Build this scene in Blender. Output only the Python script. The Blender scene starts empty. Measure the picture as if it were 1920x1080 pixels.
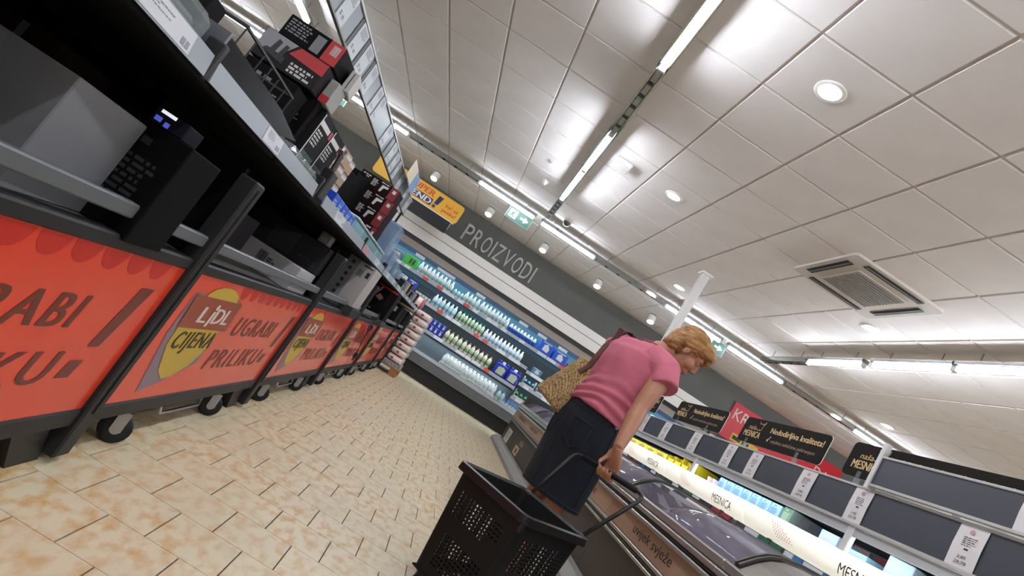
import bpy, math, random
from mathutils import Vector, Matrix, Quaternion, noise
random.seed(7)
S = bpy.context.scene
COL = S.collection
PI = math.pi

# ------------------------------------------------------------------ camera
cam_d = bpy.data.cameras.new('camera')
cam = bpy.data.objects.new('camera', cam_d)
COL.objects.link(cam)
cam_d.sensor_fit = 'HORIZONTAL'
cam_d.sensor_width = 36.0
cam_d.lens = 36.0 * 1076.97 / 1920.0
cam_d.clip_start = 0.05
cam_d.clip_end = 100
_yaw, _pitch, _roll = 0.0362389, 0.14532999, 0.576448587
_f = Vector((math.sin(_yaw) * math.cos(_pitch), math.cos(_yaw) * math.cos(_pitch), math.sin(_pitch)))
_r = Vector((math.cos(_yaw), -math.sin(_yaw), 0))
_u = _r.cross(_f)
_r2 = _r * math.cos(_roll) + _u * math.sin(_roll)
_u2 = -_r * math.sin(_roll) + _u * math.cos(_roll)
M3 = Matrix((_r2, _u2, -_f)).transposed()
cam.matrix_world = Matrix.Translation((0, 0, 0.85)) @ M3.to_4x4()
S.camera = cam

# ------------------------------------------------------------------ world, exposure
w = bpy.data.worlds.new('world')
S.world = w
w.use_nodes = True
w.node_tree.nodes['Background'].inputs[0].default_value = (0.9, 0.95, 1.0, 1)
w.node_tree.nodes['Background'].inputs[1].default_value = 0.02
S.view_settings.view_transform = 'Standard'
S.view_settings.look = 'None'
S.view_settings.exposure = 1.06
S.view_settings.gamma = 1.0
S.view_settings.use_curve_mapping = False
TUBE = 34.0        # ceiling tubes
LED = 11.0         # cool strips in the dairy cabinet
DOWN = 20.0        # downlight discs

# ------------------------------------------------------------------ materials
def lin(h):
    h = h.lstrip('#')
    out = []
    for i in (0, 2, 4):
        c = int(h[i:i + 2], 16) / 255
        out.append(c / 12.92 if c <= 0.04045 else ((c + 0.055) / 1.055) ** 2.4)
    return tuple(out) + (1,)

MATS = {}
def mat(name, col='#808080', rough=0.5, metal=0.0, emit=0.0, alpha=1.0, var=0.0, scale=8.0, stretch=(1, 1, 1),
        bump=0.0, bscale=60.0, col2=None, spec=0.5, coat=0.0, contrast=None):
    if name in MATS:
        return MATS[name]
    m = bpy.data.materials.new(name)
    MATS[name] = m
    m.use_nodes = True
    nt = m.node_tree
    b = nt.nodes['Principled BSDF']
    c = lin(col)
    b.inputs['Base Color'].default_value = c
    b.inputs['Roughness'].default_value = rough
    b.inputs['Metallic'].default_value = metal
    b.inputs['Specular IOR Level'].default_value = spec
    b.inputs['Coat Weight'].default_value = coat
    if emit:
        b.inputs['Emission Color'].default_value = c
        b.inputs['Emission Strength'].default_value = emit
    if alpha < 1:
        b.inputs['Alpha'].default_value = alpha
    if var or bump or col2:
        tc = nt.nodes.new('ShaderNodeTexCoord')
        mp = nt.nodes.new('ShaderNodeMapping')
        mp.inputs['Scale'].default_value = stretch
        nt.links.new(tc.outputs['Object'], mp.inputs['Vector'])
    if var or col2:
        n = nt.nodes.new('ShaderNodeTexNoise')
        n.inputs['Scale'].default_value = scale
        n.inputs['Detail'].default_value = 4
        nt.links.new(mp.outputs[0], n.inputs['Vector'])
        rp = nt.nodes.new('ShaderNodeValToRGB')
        lo, hi = contrast or (0.35, 0.65)
        rp.color_ramp.elements[0].position = lo
        rp.color_ramp.elements[1].position = hi
        c2 = lin(col2) if col2 else tuple(min(1, x * (1 + var)) for x in c[:3]) + (1,)
        c1 = c if col2 else tuple(x * (1 - var) for x in c[:3]) + (1,)
        rp.color_ramp.elements[0].color = c1
        rp.color_ramp.elements[1].color = c2
        nt.links.new(n.outputs['Fac'], rp.inputs[0])
        nt.links.new(rp.outputs[0], b.inputs['Base Color'])
    if bump:
        n2 = nt.nodes.new('ShaderNodeTexNoise')
        n2.inputs['Scale'].default_value = bscale
        n2.inputs['Detail'].default_value = 3
        nt.links.new(mp.outputs[0], n2.inputs['Vector'])
        bp = nt.nodes.new('ShaderNodeBump')
        bp.inputs['Strength'].default_value = bump
        bp.inputs['Distance'].default_value = 0.01
        nt.links.new(n2.outputs['Fac'], bp.inputs['Height'])
        nt.links.new(bp.outputs[0], b.inputs['Normal'])
    return m

def tile_mat():
    m = mat('beige_stoneware', '#cdb48c', 0.38, var=0.01)
    nt = m.node_tree
    b = nt.nodes['Principled BSDF']
    for n in list(nt.nodes):
        if n.type not in ('BSDF_PRINCIPLED', 'OUTPUT_MATERIAL'):
            nt.nodes.remove(n)
    geo = nt.nodes.new('ShaderNodeNewGeometry')
    n1 = nt.nodes.new('ShaderNodeTexNoise'); n1.inputs['Scale'].default_value = 26; n1.inputs['Detail'].default_value = 5
    n2 = nt.nodes.new('ShaderNodeTexNoise'); n2.inputs['Scale'].default_value = 1.6; n2.inputs['Detail'].default_value = 2
    mp = nt.nodes.new('ShaderNodeMapping'); mp.inputs['Scale'].default_value = (1, 0.55, 1)
    nt.links.new(geo.outputs['Position'], mp.inputs['Vector'])
    nt.links.new(mp.outputs[0], n1.inputs['Vector'])
    nt.links.new(geo.outputs['Position'], n2.inputs['Vector'])
    r1 = nt.nodes.new('ShaderNodeValToRGB')
    r1.color_ramp.elements[0].position = 0.44; r1.color_ramp.elements[0].color = lin('#d6c9aa')
    r1.color_ramp.elements[1].position = 0.68; r1.color_ramp.elements[1].color = lin('#c19046')
    nt.links.new(n1.outputs['Fac'], r1.inputs[0])
    r2 = nt.nodes.new('ShaderNodeValToRGB')
    r2.color_ramp.elements[0].position = 0.4; r2.color_ramp.elements[0].color = (0, 0, 0, 1)
    r2.color_ramp.elements[1].position = 0.65; r2.color_ramp.elements[1].color = (1, 1, 1, 1)
    nt.links.new(n2.outputs['Fac'], r2.inputs[0])
    mx = nt.nodes.new('ShaderNodeMix'); mx.data_type = 'RGBA'
    mx.inputs['A'].default_value = lin('#cabda2')
    fac = nt.nodes.new('ShaderNodeMath'); fac.operation = 'MULTIPLY_ADD'
    fac.inputs[1].default_value = 0.5; fac.inputs[2].default_value = 0.45
    nt.links.new(r2.outputs[0], fac.inputs[0])
    nt.links.new(fac.outputs[0], mx.inputs['Factor'])
    nt.links.new(r1.outputs[0], mx.inputs['B'])
    nt.links.new(mx.outputs['Result'], b.inputs['Base Color'])
    b.inputs['Roughness'].default_value = 0.42
    return m

def emis(name, col, strength):
    if name in MATS:
        return MATS[name]
    m = bpy.data.materials.new(name)
    MATS[name] = m
    m.use_nodes = True
    nt = m.node_tree
    nt.nodes.remove(nt.nodes['Principled BSDF'])
    e = nt.nodes.new('ShaderNodeEmission')
    e.inputs[0].default_value = lin(col)
    e.inputs[1].default_value = strength
    nt.links.new(e.outputs[0], nt.nodes['Material Output'].inputs[0])
    return m

# ------------------------------------------------------------------ mesh builder
class MB:
    def __init__(self):
        self.v = []; self.f = []; self.m = []; self.cur = 0
    def mi(self, i):
        self.cur = i; return self
    def add(self, vs, fs):
        n = len(self.v)
        self.v += [tuple(p) for p in vs]
        for q in fs:
            self.f.append(tuple(n + i for i in q)); self.m.append(self.cur)
        return self
    def box(self, a, b, M=None):
        x0, y0, z0 = a; x1, y1, z1 = b
        vs = [(x0, y0, z0), (x1, y0, z0), (x1, y1, z0), (x0, y1, z0), (x0, y0, z1), (x1, y0, z1), (x1, y1, z1), (x0, y1, z1)]
        if M is not None: vs = [M @ Vector(p) for p in vs]
        return self.add(vs, [(0, 3, 2, 1), (4, 5, 6, 7), (0, 1, 5, 4), (1, 2, 6, 5), (2, 3, 7, 6), (3, 0, 4, 7)])
    def bbox(self, a, b, c=0.004, M=None):
        """box with chamfered edges"""
        x0, y0, z0 = a; x1, y1, z1 = b
        c = min(c, (x1 - x0) * .45, (y1 - y0) * .45, (z1 - z0) * .45)
        rings = []
        for z, d in ((z0, c), (z0 + c, 0), (z1 - c, 0), (z1, c)):
            k = c
            rings.append([(x0 + d + (k if d == 0 else 0), y0 + d, z), (x1 - d - (k if d == 0 else 0), y0 + d, z),
                          (x1 - d, y0 + d + (k if d == 0 else 0), z), (x1 - d, y1 - d - (k if d == 0 else 0), z),
                          (x1 - d - (k if d == 0 else 0), y1 - d, z), (x0 + d + (k if d == 0 else 0), y1 - d, z),
                          (x0 + d, y1 - d - (k if d == 0 else 0), z), (x0 + d, y0 + d + (k if d == 0 else 0), z)])
        if M is not None: rings = [[M @ Vector(p) for p in r] for r in rings]
        return self.loft(rings, True, True)
    def loft(self, rings, cap0=True, cap1=True, closed=True):
        n = len(rings[0]); vs = [p for r in rings for p in r]; fs = []
        for i in range(len(rings) - 1):
            for j in range(n if closed else n - 1):
                k = (j + 1) % n
                fs.append((i * n + j, i * n + k, (i + 1) * n + k, (i + 1) * n + j))
        if cap0: fs.append(tuple(reversed(range(n))))
        if cap1: fs.append(tuple((len(rings) - 1) * n + j for j in range(n)))
        return self.add(vs, fs)
    def lathe(self, prof, n=12, c=(0, 0, 0), M=None, sx=1, sy=1):
        rings = []
        for r, z in prof:
            ring = [Vector((c[0] + sx * r * math.cos(2 * PI * j / n), c[1] + sy * r * math.sin(2 * PI * j / n), c[2] + z)) for j in range(n)]
            if M is not None: ring = [M @ p for p in ring]
            rings.append(ring)
        return self.loft(rings, True, True)
    def cyl(self, p0, p1, r0, r1=None, n=10):
        r1 = r0 if r1 is None else r1
        return self.tube([p0, p1], [r0, r1], n)
    def tube(self, path, r, n=8, closed=False):
        P = [Vector(p) for p in path]
        R = r if isinstance(r, (list, tuple)) else [r] * len(P)
        rings = []; up = None
        for i, p in enumerate(P):
            if closed: t = (P[(i + 1) % len(P)] - P[i - 1]).normalized()
            else: t = (P[min(i + 1, len(P) - 1)] - P[max(i - 1, 0)]).normalized()
            if up is None:
                a = Vector((0, 0, 1)) if abs(t.z) < .9 else Vector((1, 0, 0))
                up = (a - t * a.dot(t)).normalized()
            else:
                up = (up - t * up.dot(t)).normalized()
            s = t.cross(up)
            rings.append([p + (up * math.cos(2 * PI * j / n) + s * math.sin(2 * PI * j / n)) * R[i] for j in range(n)])
        if closed: rings.append(rings[0]); return self.loft(rings, False, False)
        return self.loft(rings, True, True)
    def ribbon(self, path, w, t, side):
        """flat strap: width w along side, thickness t"""
        P = [Vector(p) for p in path]; side = Vector(side).normalized(); rings = []
        for i, p in enumerate(P):
            d = (P[min(i + 1, len(P) - 1)] - P[max(i - 1, 0)]).normalized()
            s = (side - d * side.dot(d)).normalized(); u = d.cross(s)
            rings.append([p + s * w / 2 + u * t / 2, p - s * w / 2 + u * t / 2, p - s * w / 2 - u * t / 2, p + s * w / 2 - u * t / 2])
        return self.loft(rings)
    def prism(self, poly, o, ex, ey, t):
        """2D polygon in plane (o, ex, ey), thickness t along ex x ey"""
        o = Vector(o); ex = Vector(ex); ey = Vector(ey); n = ex.cross(ey).normalized()
        a = [o + ex * x + ey * y for x, y in poly]
        return self.loft([a, [p + n * t for p in a]])
    def ell(self, c, r, M=None, nu=16, nv=10):
        c = Vector(c); rings = []
        for i in range(1, nv):
            th = PI * i / nv
            ring = [Vector((r[0] * math.sin(th) * math.cos(2 * PI * j / nu), r[1] * math.sin(th) * math.sin(2 * PI * j / nu), -r[2] * math.cos(th))) for j in range(nu)]
            if M is not None: ring = [M @ p for p in ring]
            rings.append([p + c for p in ring])
        return self.loft(rings, True, True)
    def build(self, name, mats, parent=None, org=None, smooth=False, **tags):
        if not isinstance(mats, (list, tuple)): mats = [mats]
        o0 = Vector(org) if org is not None else (ORG.get(parent.name, Vector((0, 0, 0))) if parent else Vector((0, 0, 0)))
        me = bpy.data.meshes.new(name)
        me.from_pydata([tuple(Vector(p) - o0) for p in self.v], [], self.f)
        for m in mats: me.materials.append(m)
        if len(mats) > 1: me.polygons.foreach_set('material_index', self.m)
        if smooth: me.shade_smooth()
        me.update()
        o = bpy.data.objects.new(name, me)
        COL.objects.link(o)
        if parent:
            o.parent = parent
        else:
            o.location = o0
        ORG[o.name] = o0
        for k, v in tags.items(): o[k] = v
        return o
    def smooth_by(self, o, ang=0.6):
        return o
ORG = {}

def thing(name, loc, label, cat, group=None):
    o = bpy.data.objects.new(name, None)
    o.empty_display_size = 0.1
    COL.objects.link(o)
    o.location = loc
    ORG[o.name] = Vector(loc)
    o['label'] = label; o['category'] = cat
    if group: o['group'] = group
    return o
def tag(o, label, cat, group=None):
    o['label'] = label; o['category'] = cat
    if group: o['group'] = group
    return o
def copy_part(src, parent, name=None, off=(0, 0, 0)):
    c = src.copy()
    COL.objects.link(c)
    c.parent = parent
    c.location = src.location + Vector(off)
    ORG[c.name] = ORG.get(parent.name, Vector((0, 0, 0)))
    return c
def copy_tree(src, loc, label):
    r = src.copy(); COL.objects.link(r); r.location = loc; r['label'] = label
    ORG[r.name] = Vector(loc)
    for ch in list(src.children):
        c = ch.copy(); COL.objects.link(c); c.parent = r
        for g in list(ch.children):
            d = g.copy(); COL.objects.link(d); d.parent = c
    return r
ORD = ['first', 'second', 'third', 'fourth', 'fifth', 'sixth', 'seventh', 'eighth', 'ninth', 'tenth', 'eleventh', 'twelfth',
       'thirteenth', 'fourteenth', 'fifteenth', 'sixteenth', 'seventeenth', 'eighteenth', 'nineteenth', 'twentieth',
       'twenty-first', 'twenty-second', 'twenty-third', 'twenty-fourth', 'twenty-fifth', 'twenty-sixth', 'twenty-seventh',
       'twenty-eighth', 'twenty-ninth', 'thirtieth', 'thirty-first', 'thirty-second', 'thirty-third', 'thirty-fourth', 'thirty-fifth']

_tc = {}
def text_geo(s):
    if s in _tc: return _tc[s]
    cu = bpy.data.curves.new('t', 'FONT')
    cu.body = s; cu.size = 1.0; cu.resolution_u = 3; cu.align_x = 'LEFT'; cu.space_character = 1.2 if s in ('CIJENA', 'UGRABI', 'PRILIKU') else 1.0
    ob = bpy.data.objects.new('t', cu)
    me = bpy.data.meshes.new_from_object(ob)
    vs = [tuple(v.co) for v in me.vertices]; fs = [tuple(p.vertices) for p in me.polygons]
    bpy.data.objects.remove(ob); bpy.data.curves.remove(cu); bpy.data.meshes.remove(me)
    x0 = min(v[0] for v in vs); x1 = max(v[0] for v in vs); y0 = min(v[1] for v in vs); y1 = max(v[1] for v in vs)
    _tc[s] = (vs, fs, x0, x1, y0, y1)
    return _tc[s]
def text(mb, s, o, ex, ey, w, h, t=0.0, slant=0.0, bold=0.0):
    """write s into the box of width w and height h whose lower left corner is o; t = thickness"""
    vs, fs, x0, x1, y0, y1 = text_geo(s)
    o = Vector(o); ex = Vector(ex).normalized(); ey = Vector(ey).normalized(); n = ex.cross(ey)
    offs = [(0, 0)] if not bold else [(-bold, 0), (bold, 0), (0, 0)]
    for k, (dx, dy) in enumerate(offs):
        pts = []
        for x, y, z in vs:
            a = (x - x0) / (x1 - x0) * w; b = (y - y0) / (y1 - y0) * h
            pts.append(o + ex * (a + slant * b + dx) + ey * (b + dy) + n * (t + 0.0001 * k))
        mb.add(pts, fs)
        if t > 0.004:
            # side walls so that raised letters have depth
            edges = {}
            for f in fs:
                for i in range(len(f)):
                    e = (f[i], f[(i + 1) % len(f)])
                    if (e[1], e[0]) in edges: del edges[(e[1], e[0])]
                    else: edges[e] = 1
            n0 = len(mb.v)
            mb.v += [tuple(p) for p in pts] + [tuple(p - n * t) for p in pts]
            L = len(pts)
            for (a, b) in edges:
                mb.f.append((n0 + b, n0 + a, n0 + L + a, n0 + L + b)); mb.m.append(mb.cur)
    return mb
def poly(mb, pts, o, ex, ey, t=0.0):
    o = Vector(o); ex = Vector(ex).normalized(); ey = Vector(ey).normalized(); n = ex.cross(ey)
    return mb.add([o + ex * x + ey * y + n * t for x, y in pts], [tuple(range(len(pts)))])
def rect(mb, x0, y0, x1, y1, o, ex, ey, t=0.0):
    return poly(mb, [(x0, y0), (x1, y0), (x1, y1), (x0, y1)], o, ex, ey, t)
def rrect(x0, y0, x1, y1, r, n=4):
    out = []
    for cx, cy, a in ((x1 - r, y0 + r, -90), (x1 - r, y1 - r, 0), (x0 + r, y1 - r, 90), (x0 + r, y0 + r, 180)):
        for k in range(n + 1):
            t = math.radians(a + 90 * k / n); out.append((cx + r * math.cos(t), cy + r * math.sin(t)))
    return out
def scribble(mb, x0, y0, x1, y1, rows, o, ex, ey, t, seed=0, gap=0.45):
    """rows of tiny print: short dashes as on a carton"""
    rnd = random.Random(seed); hh = (y1 - y0) / rows
    for i in range(rows):
        x = x0; yy = y1 - (i + 1) * hh
        end = x1 - rnd.random() * (x1 - x0) * .3
        while x < end:
            l = min((0.3 + rnd.random()) * hh * 1.6, end - x)
            rect(mb, x, yy + hh * gap * .5, x + l, yy + hh * (1 - gap * .5), o, ex, ey, t)
            x += l + hh * 0.4
    return mb
def barcode(mb, x0, y0, x1, y1, o, ex, ey, t, seed=3):
    rnd = random.Random(seed); x = x0
    while x < x1:
        l = (x1 - x0) * (.02 + .05 * rnd.random())
        rect(mb, x, y0, min(x + l, x1), y1, o, ex, ey, t); x += l + (x1 - x0) * (.02 + .04 * rnd.random())
    return mb
X = Vector((1, 0, 0)); Y = Vector((0, 1, 0)); Z = Vector((0, 0, 1))

# palette
mWhite = mat('white_plastic', '#e6e4df', 0.45)
mBlack = mat('black_plastic', '#17171a', 0.45)
mDark = mat('anthracite_metal', '#29292a', 0.5, var=0.06, spec=.3)
mSteel = mat('brushed_steel', '#9fa2a4', 0.35, metal=0.8)
mChrome = mat('chrome_wire', '#c9c9c9', 0.2, metal=1.0)
mRubber = mat('black_rubber', '#141414', 0.7)
H = 3.447
TS = 0.625

# ================================================================== SETTING
XL, XR, YF, YB = -7.2, 9.2, -3.0, 11.75
mGrout = mat('dark_grout', '#3c332a', 0.8)
mTile = tile_mat()
fl = MB().box((XL, YF, -0.12), (XR, YB, -0.004)).build('floor', mGrout, org=(0, 0, 0), kind='structure')
# square stoneware tiles, running bond
tp = 0.2155; y00 = 1.892 - 22 * tp
cells = []
for j in range(0, 68):
    yy = y00 + j * tp
    off = -0.29 + (0.5 * tp if j % 2 else 0)
    for i in range(-32, 44):
        xx = off + i * tp
        if xx < XL or xx + tp > XR or yy < YF or yy > 11.45: continue
        cells.append((xx, yy))
g = 0.0016
gy = 0.0008
me_t = MB().add([(g, gy, -0.004), (tp - g, gy, -0.004), (tp - g, tp - gy, -0.004), (g, tp - gy, -0.004),
                 (g + .0008, gy + .0004, 0), (tp - g - .0008, gy + .0004, 0), (tp - g - .0008, tp - gy - .0004, 0), (g + .0008, tp - gy - .0004, 0)],
                [(4, 5, 6, 7), (0, 1, 5, 4), (1, 2, 6, 5), (2, 3, 7, 6), (3, 0, 4, 7)])
vis = lambda c: -0.95 < c[0] < 1.3 and c[1] > 0.9
near = sorted([c for c in cells if vis(c)], key=lambda c: c[1])[:300]
ns = set(near)
first = None
for (xx, yy) in near:
    if first is None:
        first = me_t.build('tile', mTile, fl); first.location = (xx, yy, 0)
    else:
        c = copy_part(first, fl); c.location = (xx, yy, 0)
rest = MB()
for (xx, yy) in cells:
    if (xx, yy) not in ns:
        rest.add([(v[0] + xx, v[1] + yy, v[2]) for v in me_t.v], me_t.f)
rest.build('tile_field', mTile, fl, kind='stuff')

mWall = mat('grey_painted_wall', '#6e6f6b', 0.8, var=0.03, scale=2)
mWallL = mat('pale_painted_wall', '#dad7d1', 0.8, var=0.02, scale=2)
MB().box((XL, YB, -0.1), (XR, YB + .12, H + .15)).build('wall_back', mWall, org=(0, YB, 0), kind='structure')
MB().box((XL - .12, YF, -0.1), (XL, YB, H + .15)).build('wall_left', mWallL, org=(XL, 0, 0), kind='structure')
MB().box((XR, YF, -0.1), (XR + .12, YB, H + .15)).build('wall_right', mWallL, org=(XR, 0, 0), kind='structure')
MB().box((XL, YF - .12, -0.1), (XR, YF, H + .15)).build('wall_front', mWallL, org=(0, YF, 0), kind='structure')
# suspended ceiling
mCeil = mat('mineral_ceiling_tile', '#ece7e5', 0.95, var=0.025, scale=3, bump=0.1, bscale=220, spec=.05)
mGrid = mat('ceiling_grid', '#cdc2bd', 0.7)
ce = MB().box((XL, YF, H + .012), (XR, YB, H + .15)).build('ceiling', mGrid, org=(0, 0, H), kind='structure')
gx0, gy0 = -0.739925 * TS, 4.57861 * TS
tm = MB()
gp = 0.008
a0, a1, q = gp, TS - gp, 0.006
tm.add([(a0, a0, .012), (a1, a0, .012), (a1, a1, .012), (a0, a1, .012), (a0 + q, a0 + q, 0), (a1 - q, a0 + q, 0), (a1 - q, a1 - q, 0), (a0 + q, a1 - q, 0)],
       [(7, 6, 5, 4), (4, 5, 1, 0), (5, 6, 2, 1), (6, 7, 3, 2), (7, 4, 0, 3)])
cc = []
for i in range(-11, 16):
    for j in range(-10, 15):
        xx = gx0 + i * TS; yy = gy0 + j * TS
        if xx < XL or xx + TS > XR or yy < YF or yy + TS > YB: continue
        cc.append((xx, yy))
cv = sorted([c for c in cc if c[1] > 1.4], key=lambda c: abs(c[0] + .3 - 1.5) * .8 + abs(c[1] - 5) * .5)[:290]
cs = set(cv); first = None
for (xx, yy) in cv:
    if first is None:
        first = tm.build('ceiling_tile', mCeil, ce, org=(0, 0, 0)); first.location = (xx, yy, 0)
    else:
        c = copy_part(first, ce); c.location = (xx, yy, 0)
rest = MB()
for (xx, yy) in cc:
    if (xx, yy) not in cs:
        rest.add([(v[0] + xx, v[1] + yy, v[2] + H) for v in tm.v], tm.f)
rest.build('ceiling_tile_field', mCeil, ce, kind='stuff')

# ================================================================== CEILING FITTINGS
mTube = emis('fluorescent_tube', '#edf4ff', TUBE)
mHouse = mat('luminaire_housing', '#8f8d8a', 0.35, metal=0.6)
mRefl = mat('mirror_reflector', '#aeb4b4', 0.12, metal=1.0)
ZT = 3.27
KL = .965
def lamp(axis, a, b, c, lit, label):
    """one trunking unit from a to b along axis, at c on the other axis"""
    def P(s, t, z): return (t, s, z) if axis == 'y' else (s, t, z)
    a *= KL; b *= KL; c *= KL
    t = thing('strip_light', P((a + b) / 2, c, H), label, 'ceiling light', 'strip lights on the ceiling trunking')
    m = MB()
    def bx(mb, s0, s1, t0, t1, z0, z1):
        p = P(s0, t0, z0); qq = P(s1, t1, z1)
        mb.box(tuple(min(u, v) for u, v in zip(p, qq)), tuple(max(u, v) for u, v in zip(p, qq)))
    bx(m, a, b, c - .035, c + .035, ZT + .025, ZT + .07)
    for s0 in (a + .2, b - .22): bx(m, s0, s0 + .006, c - .004, c + .004, ZT + .07, H)
    m.build('housing', mHouse, t)
    r = MB()
    for sgn in (-1, 1):
        if lit:
            bx(r, a + .01, b - .01, c + sgn * .036, c + sgn * .05, ZT + .03, ZT + .072)
        else:
            bx(r, a + .01, b - .01, c + sgn * .03, c + sgn * .045, ZT - .01, ZT + .05)
    r.build('reflector', mRefl, t)
    if lit:
        tb = MB().cyl(P(a + .03, c, ZT), P(b - .03, c, ZT), .024, n=8)
        tb.build('tube', mTube, t, smooth=True)
        e = MB(); bx(e, a, a + .03, c - .025, c + .025, ZT - .025, ZT + .025); bx(e, b - .03, b, c - .025, c + .025, ZT - .025, ZT + .025)
        e.build('lamp_holder', mWhite, t)
    else:
        for k in range(6):
            e = MB(); s0 = a + (b - a) * (k + .15) / 6
            bx(e, s0, s0 + (b - a) * .12, c - .022, c + .022, ZT - .008, ZT + .02)
            e.build('gear_tray', mat('gear_tray_grey', '#a2a8aa', 0.3, metal=0.5), t)
main = [(-2.5, -1.2, 1), (-1.2, .1, 1), (.1, 1.4, 1), (1.4, 2.62, 1), (2.62, 3.85, 1), (3.85, 5.12, 0), (5.12, 6.24, 1), (6.24, 7.55, 1), (7.55, 8.72, 0)]
for k, (a, b, lit) in enumerate(main):
    lamp('y', a, b, .185, lit, ('lit' if lit else 'unlit mirrored') + ' strip light above the aisle, %s towards the dairy wall' % ORD[k])
for k, (a, b, lit) in enumerate([(-2.5, -1.2, 1), (-1.2, .1, 1), (.1, 1.4, 1), (1.4, 2.7, 1), (2.7, 4.0, 0), (4.0, 5.3, 0), (5.35, 6.05, 0), (6.05, 7.38, 1), (7.38, 8.72, 0)]):
    lamp('y', a, b, -3.87, lit, ('lit' if lit else 'unlit') + ' strip light in the row left of the shelving, %s towards the dairy wall' % ORD[k])
for k, (a, b, lit) in enumerate([(-2.5, -1.2, 1), (-1.2, .1, 1), (.1, 1.4, 1), (1.4, 2.7, 1), (2.7, 4.0, 1), (4.0, 5.2, 1), (5.2, 6.33, 1), (6.45, 7.56, 1), (7.56, 8.72, 0)]):
    lamp('y', a, b, 4.29, lit, ('lit' if lit else 'unlit') + ' strip light in the row above the far side of the freezers, %s' % ORD[k])
wrow = [(-6.3, -5.1, 1), (-5.1, -4.0, 0), (-4.0, -2.75, 1), (-2.75, -2.42, 1), (-2.42, -1.08, 0), (-1.08, .03, 1), (.13, 1.22, 1), (1.22, 2.6, 0), (2.6, 3.74, 1), (3.85, 5.0, 1), (5.0, 6.42, 0), (6.42, 7.6, 1), (7.6, 8.9, 1)]
for k, (a, b, lit) in enumerate(wrow):
    lamp('x', a, b, 9.16, lit, ('lit' if lit else 'unlit') + ' strip light in the row along the dairy wall, %s from the left' % ORD[k])

mDisc = emis('downlight_disc', '#fff3df', DOWN)
mRing = mat('white_trim_ring', '#efece6', 0.4)
names = ['nearest large recessed downlight right of the long light row', 'recessed downlight further along the same line, right of the long light row',
         'recessed downlight beside the white cable duct', 'recessed downlight below the air conditioning cassette', 'farthest recessed downlight at the right edge']
for (x, y), nm in zip([(1.11, 3.19), (1.11, 5.69), (2.38, 8.2), (3.65, 5.68), (6.22, 8.2)], names):
    t = thing('downlight', (x, y, H), 'round lit ' + nm.replace('recessed ', '')[:80], 'downlight', 'round downlights in the ceiling')
    MB().lathe([(.075, -.006), (.078, .004), (.098, .004), (.1, -.004), (.096, -.008)], 24, (x, y, H)).build('trim_ring', mRing, t, smooth=True)
    MB().lathe([(.072, 0), (.06, .001)], 20, (x, y, H - .008)).build('diffuser', mDisc, t)
for k, x in enumerate([-2.0, -.76, .49, 1.75, 3.0, 4.25]):
    x = x * .97; y = 10.5
    t = thing('ceiling_spotlight', (x, y, H), 'white cylinder spotlight under the ceiling before the dairy wall, %s from the left' % ORD[k], 'spotlight', 'white cylinder spotlights before the dairy wall')
    R = Matrix.Translation((x, y, H - .09)) @ Matrix.Rotation(math.radians(-24), 4, 'X')
    MB().lathe([(.07, -.075), (.078, -.06), (.078, .05), (.06, .07), (.02, .075)], 18, M=R).build('lamp_head', mWhite, t, smooth=True)
    MB().lathe([(.066, 0), (.02, .002)], 16, M=R @ Matrix.Translation((0, 0, -.077))).build('lens', emis('spot_lens', '#fff3df', 3), t)
    MB().lathe([(.045, -.02), (.05, 0)], 16, (x, y, H)).build('base_plate', mDark, t)

# air conditioning cassette
t = thing('air_conditioner', (2.98, 5.03, H), 'square white ceiling air conditioning cassette with grey grille', 'air conditioner')
cx, cy = 2.98, 5.03
m = MB()
m.prism(rrect(-.47, -.47, .47, .47, .04), (cx, cy, H - .025), X, Y, .03).build('panel', mat('cassette_white', '#cfc8c0', 0.5), t)
m = MB().prism(rrect(-.27, -.27, .27, .27, .015), (cx, cy, H - .032), X, Y, .01); m.build('grille_frame', mat('cassette_white'), t)
mg = mat('grille_grey', '#8a857f', 0.6)
for k in range(13):
    a = -.24 + k * .04
    MB().box((cx - .25, cy + a - .012, H - .04), (cx + .25, cy + a + .012, H - .033)).build('grille_slat', mg, t)
for k in range(4):
    R = Matrix.Translation((cx, cy, H)) @ Matrix.Rotation(k * PI / 2, 4, 'Z')
    MB().box((-.3, .355, -.029), (.3, .425, -.026), R).build('slot_opening', mBlack, t)
    MB().box((-.29, .385, -.034), (.29, .392, -.029), R).build('louvre', mSteel, t)

# detectors and boxes on the ceiling
def dome(x, y, r, h, label):
    t = thing('smoke_detector', (x, y, H), label, 'detector')
    MB().lathe([(r, 0), (r, -h * .4), (r * .75, -h * .8), (r * .4, -h)][::-1], 18, (x, y, H)).build('cap', mWhite, t, smooth=True)
    MB().lathe([(r * 1.2, -h * .12), (r * 1.25, 0)], 18, (x, y, H)).build('base_ring', mWhite, t)
dome(-.17, 6.85, .06, .03, 'small flat white detector left of the long light row')
dome(-.14, 7.55, .045, .07, 'small white domed detector left of the long row, nearer the dairy wall')
t = thing('access_point', (.47, 5.72, H), 'white ribbed box on the ceiling right of the light row', 'ceiling box')
MB().bbox((.37, 5.6, H - .05), (.57, 5.86, H), .012).build('housing', mWhite, t)
for k in range(7):
    MB().box((.385, 5.625 + k * .032, H - .054), (.555, 5.64 + k * .032, H - .049)).build('rib', mat('rib_white', '#d5d3cf', .5), t)
t = thing('security_camera', (.47, 8.5, H), 'white dome security camera by the end of the long light row', 'camera')
MB().lathe([(.02, -.1), (.05, -.085), (.062, -.05), (.062, -.03)], 16, (.47, 8.5, H)).build('dome', mat('smoked_dome', '#55555a', .15), t, smooth=True)
MB().lathe([(.075, -.03), (.075, 0)], 16, (.47, 8.5, H)).build('mount', mWhite, t)

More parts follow.
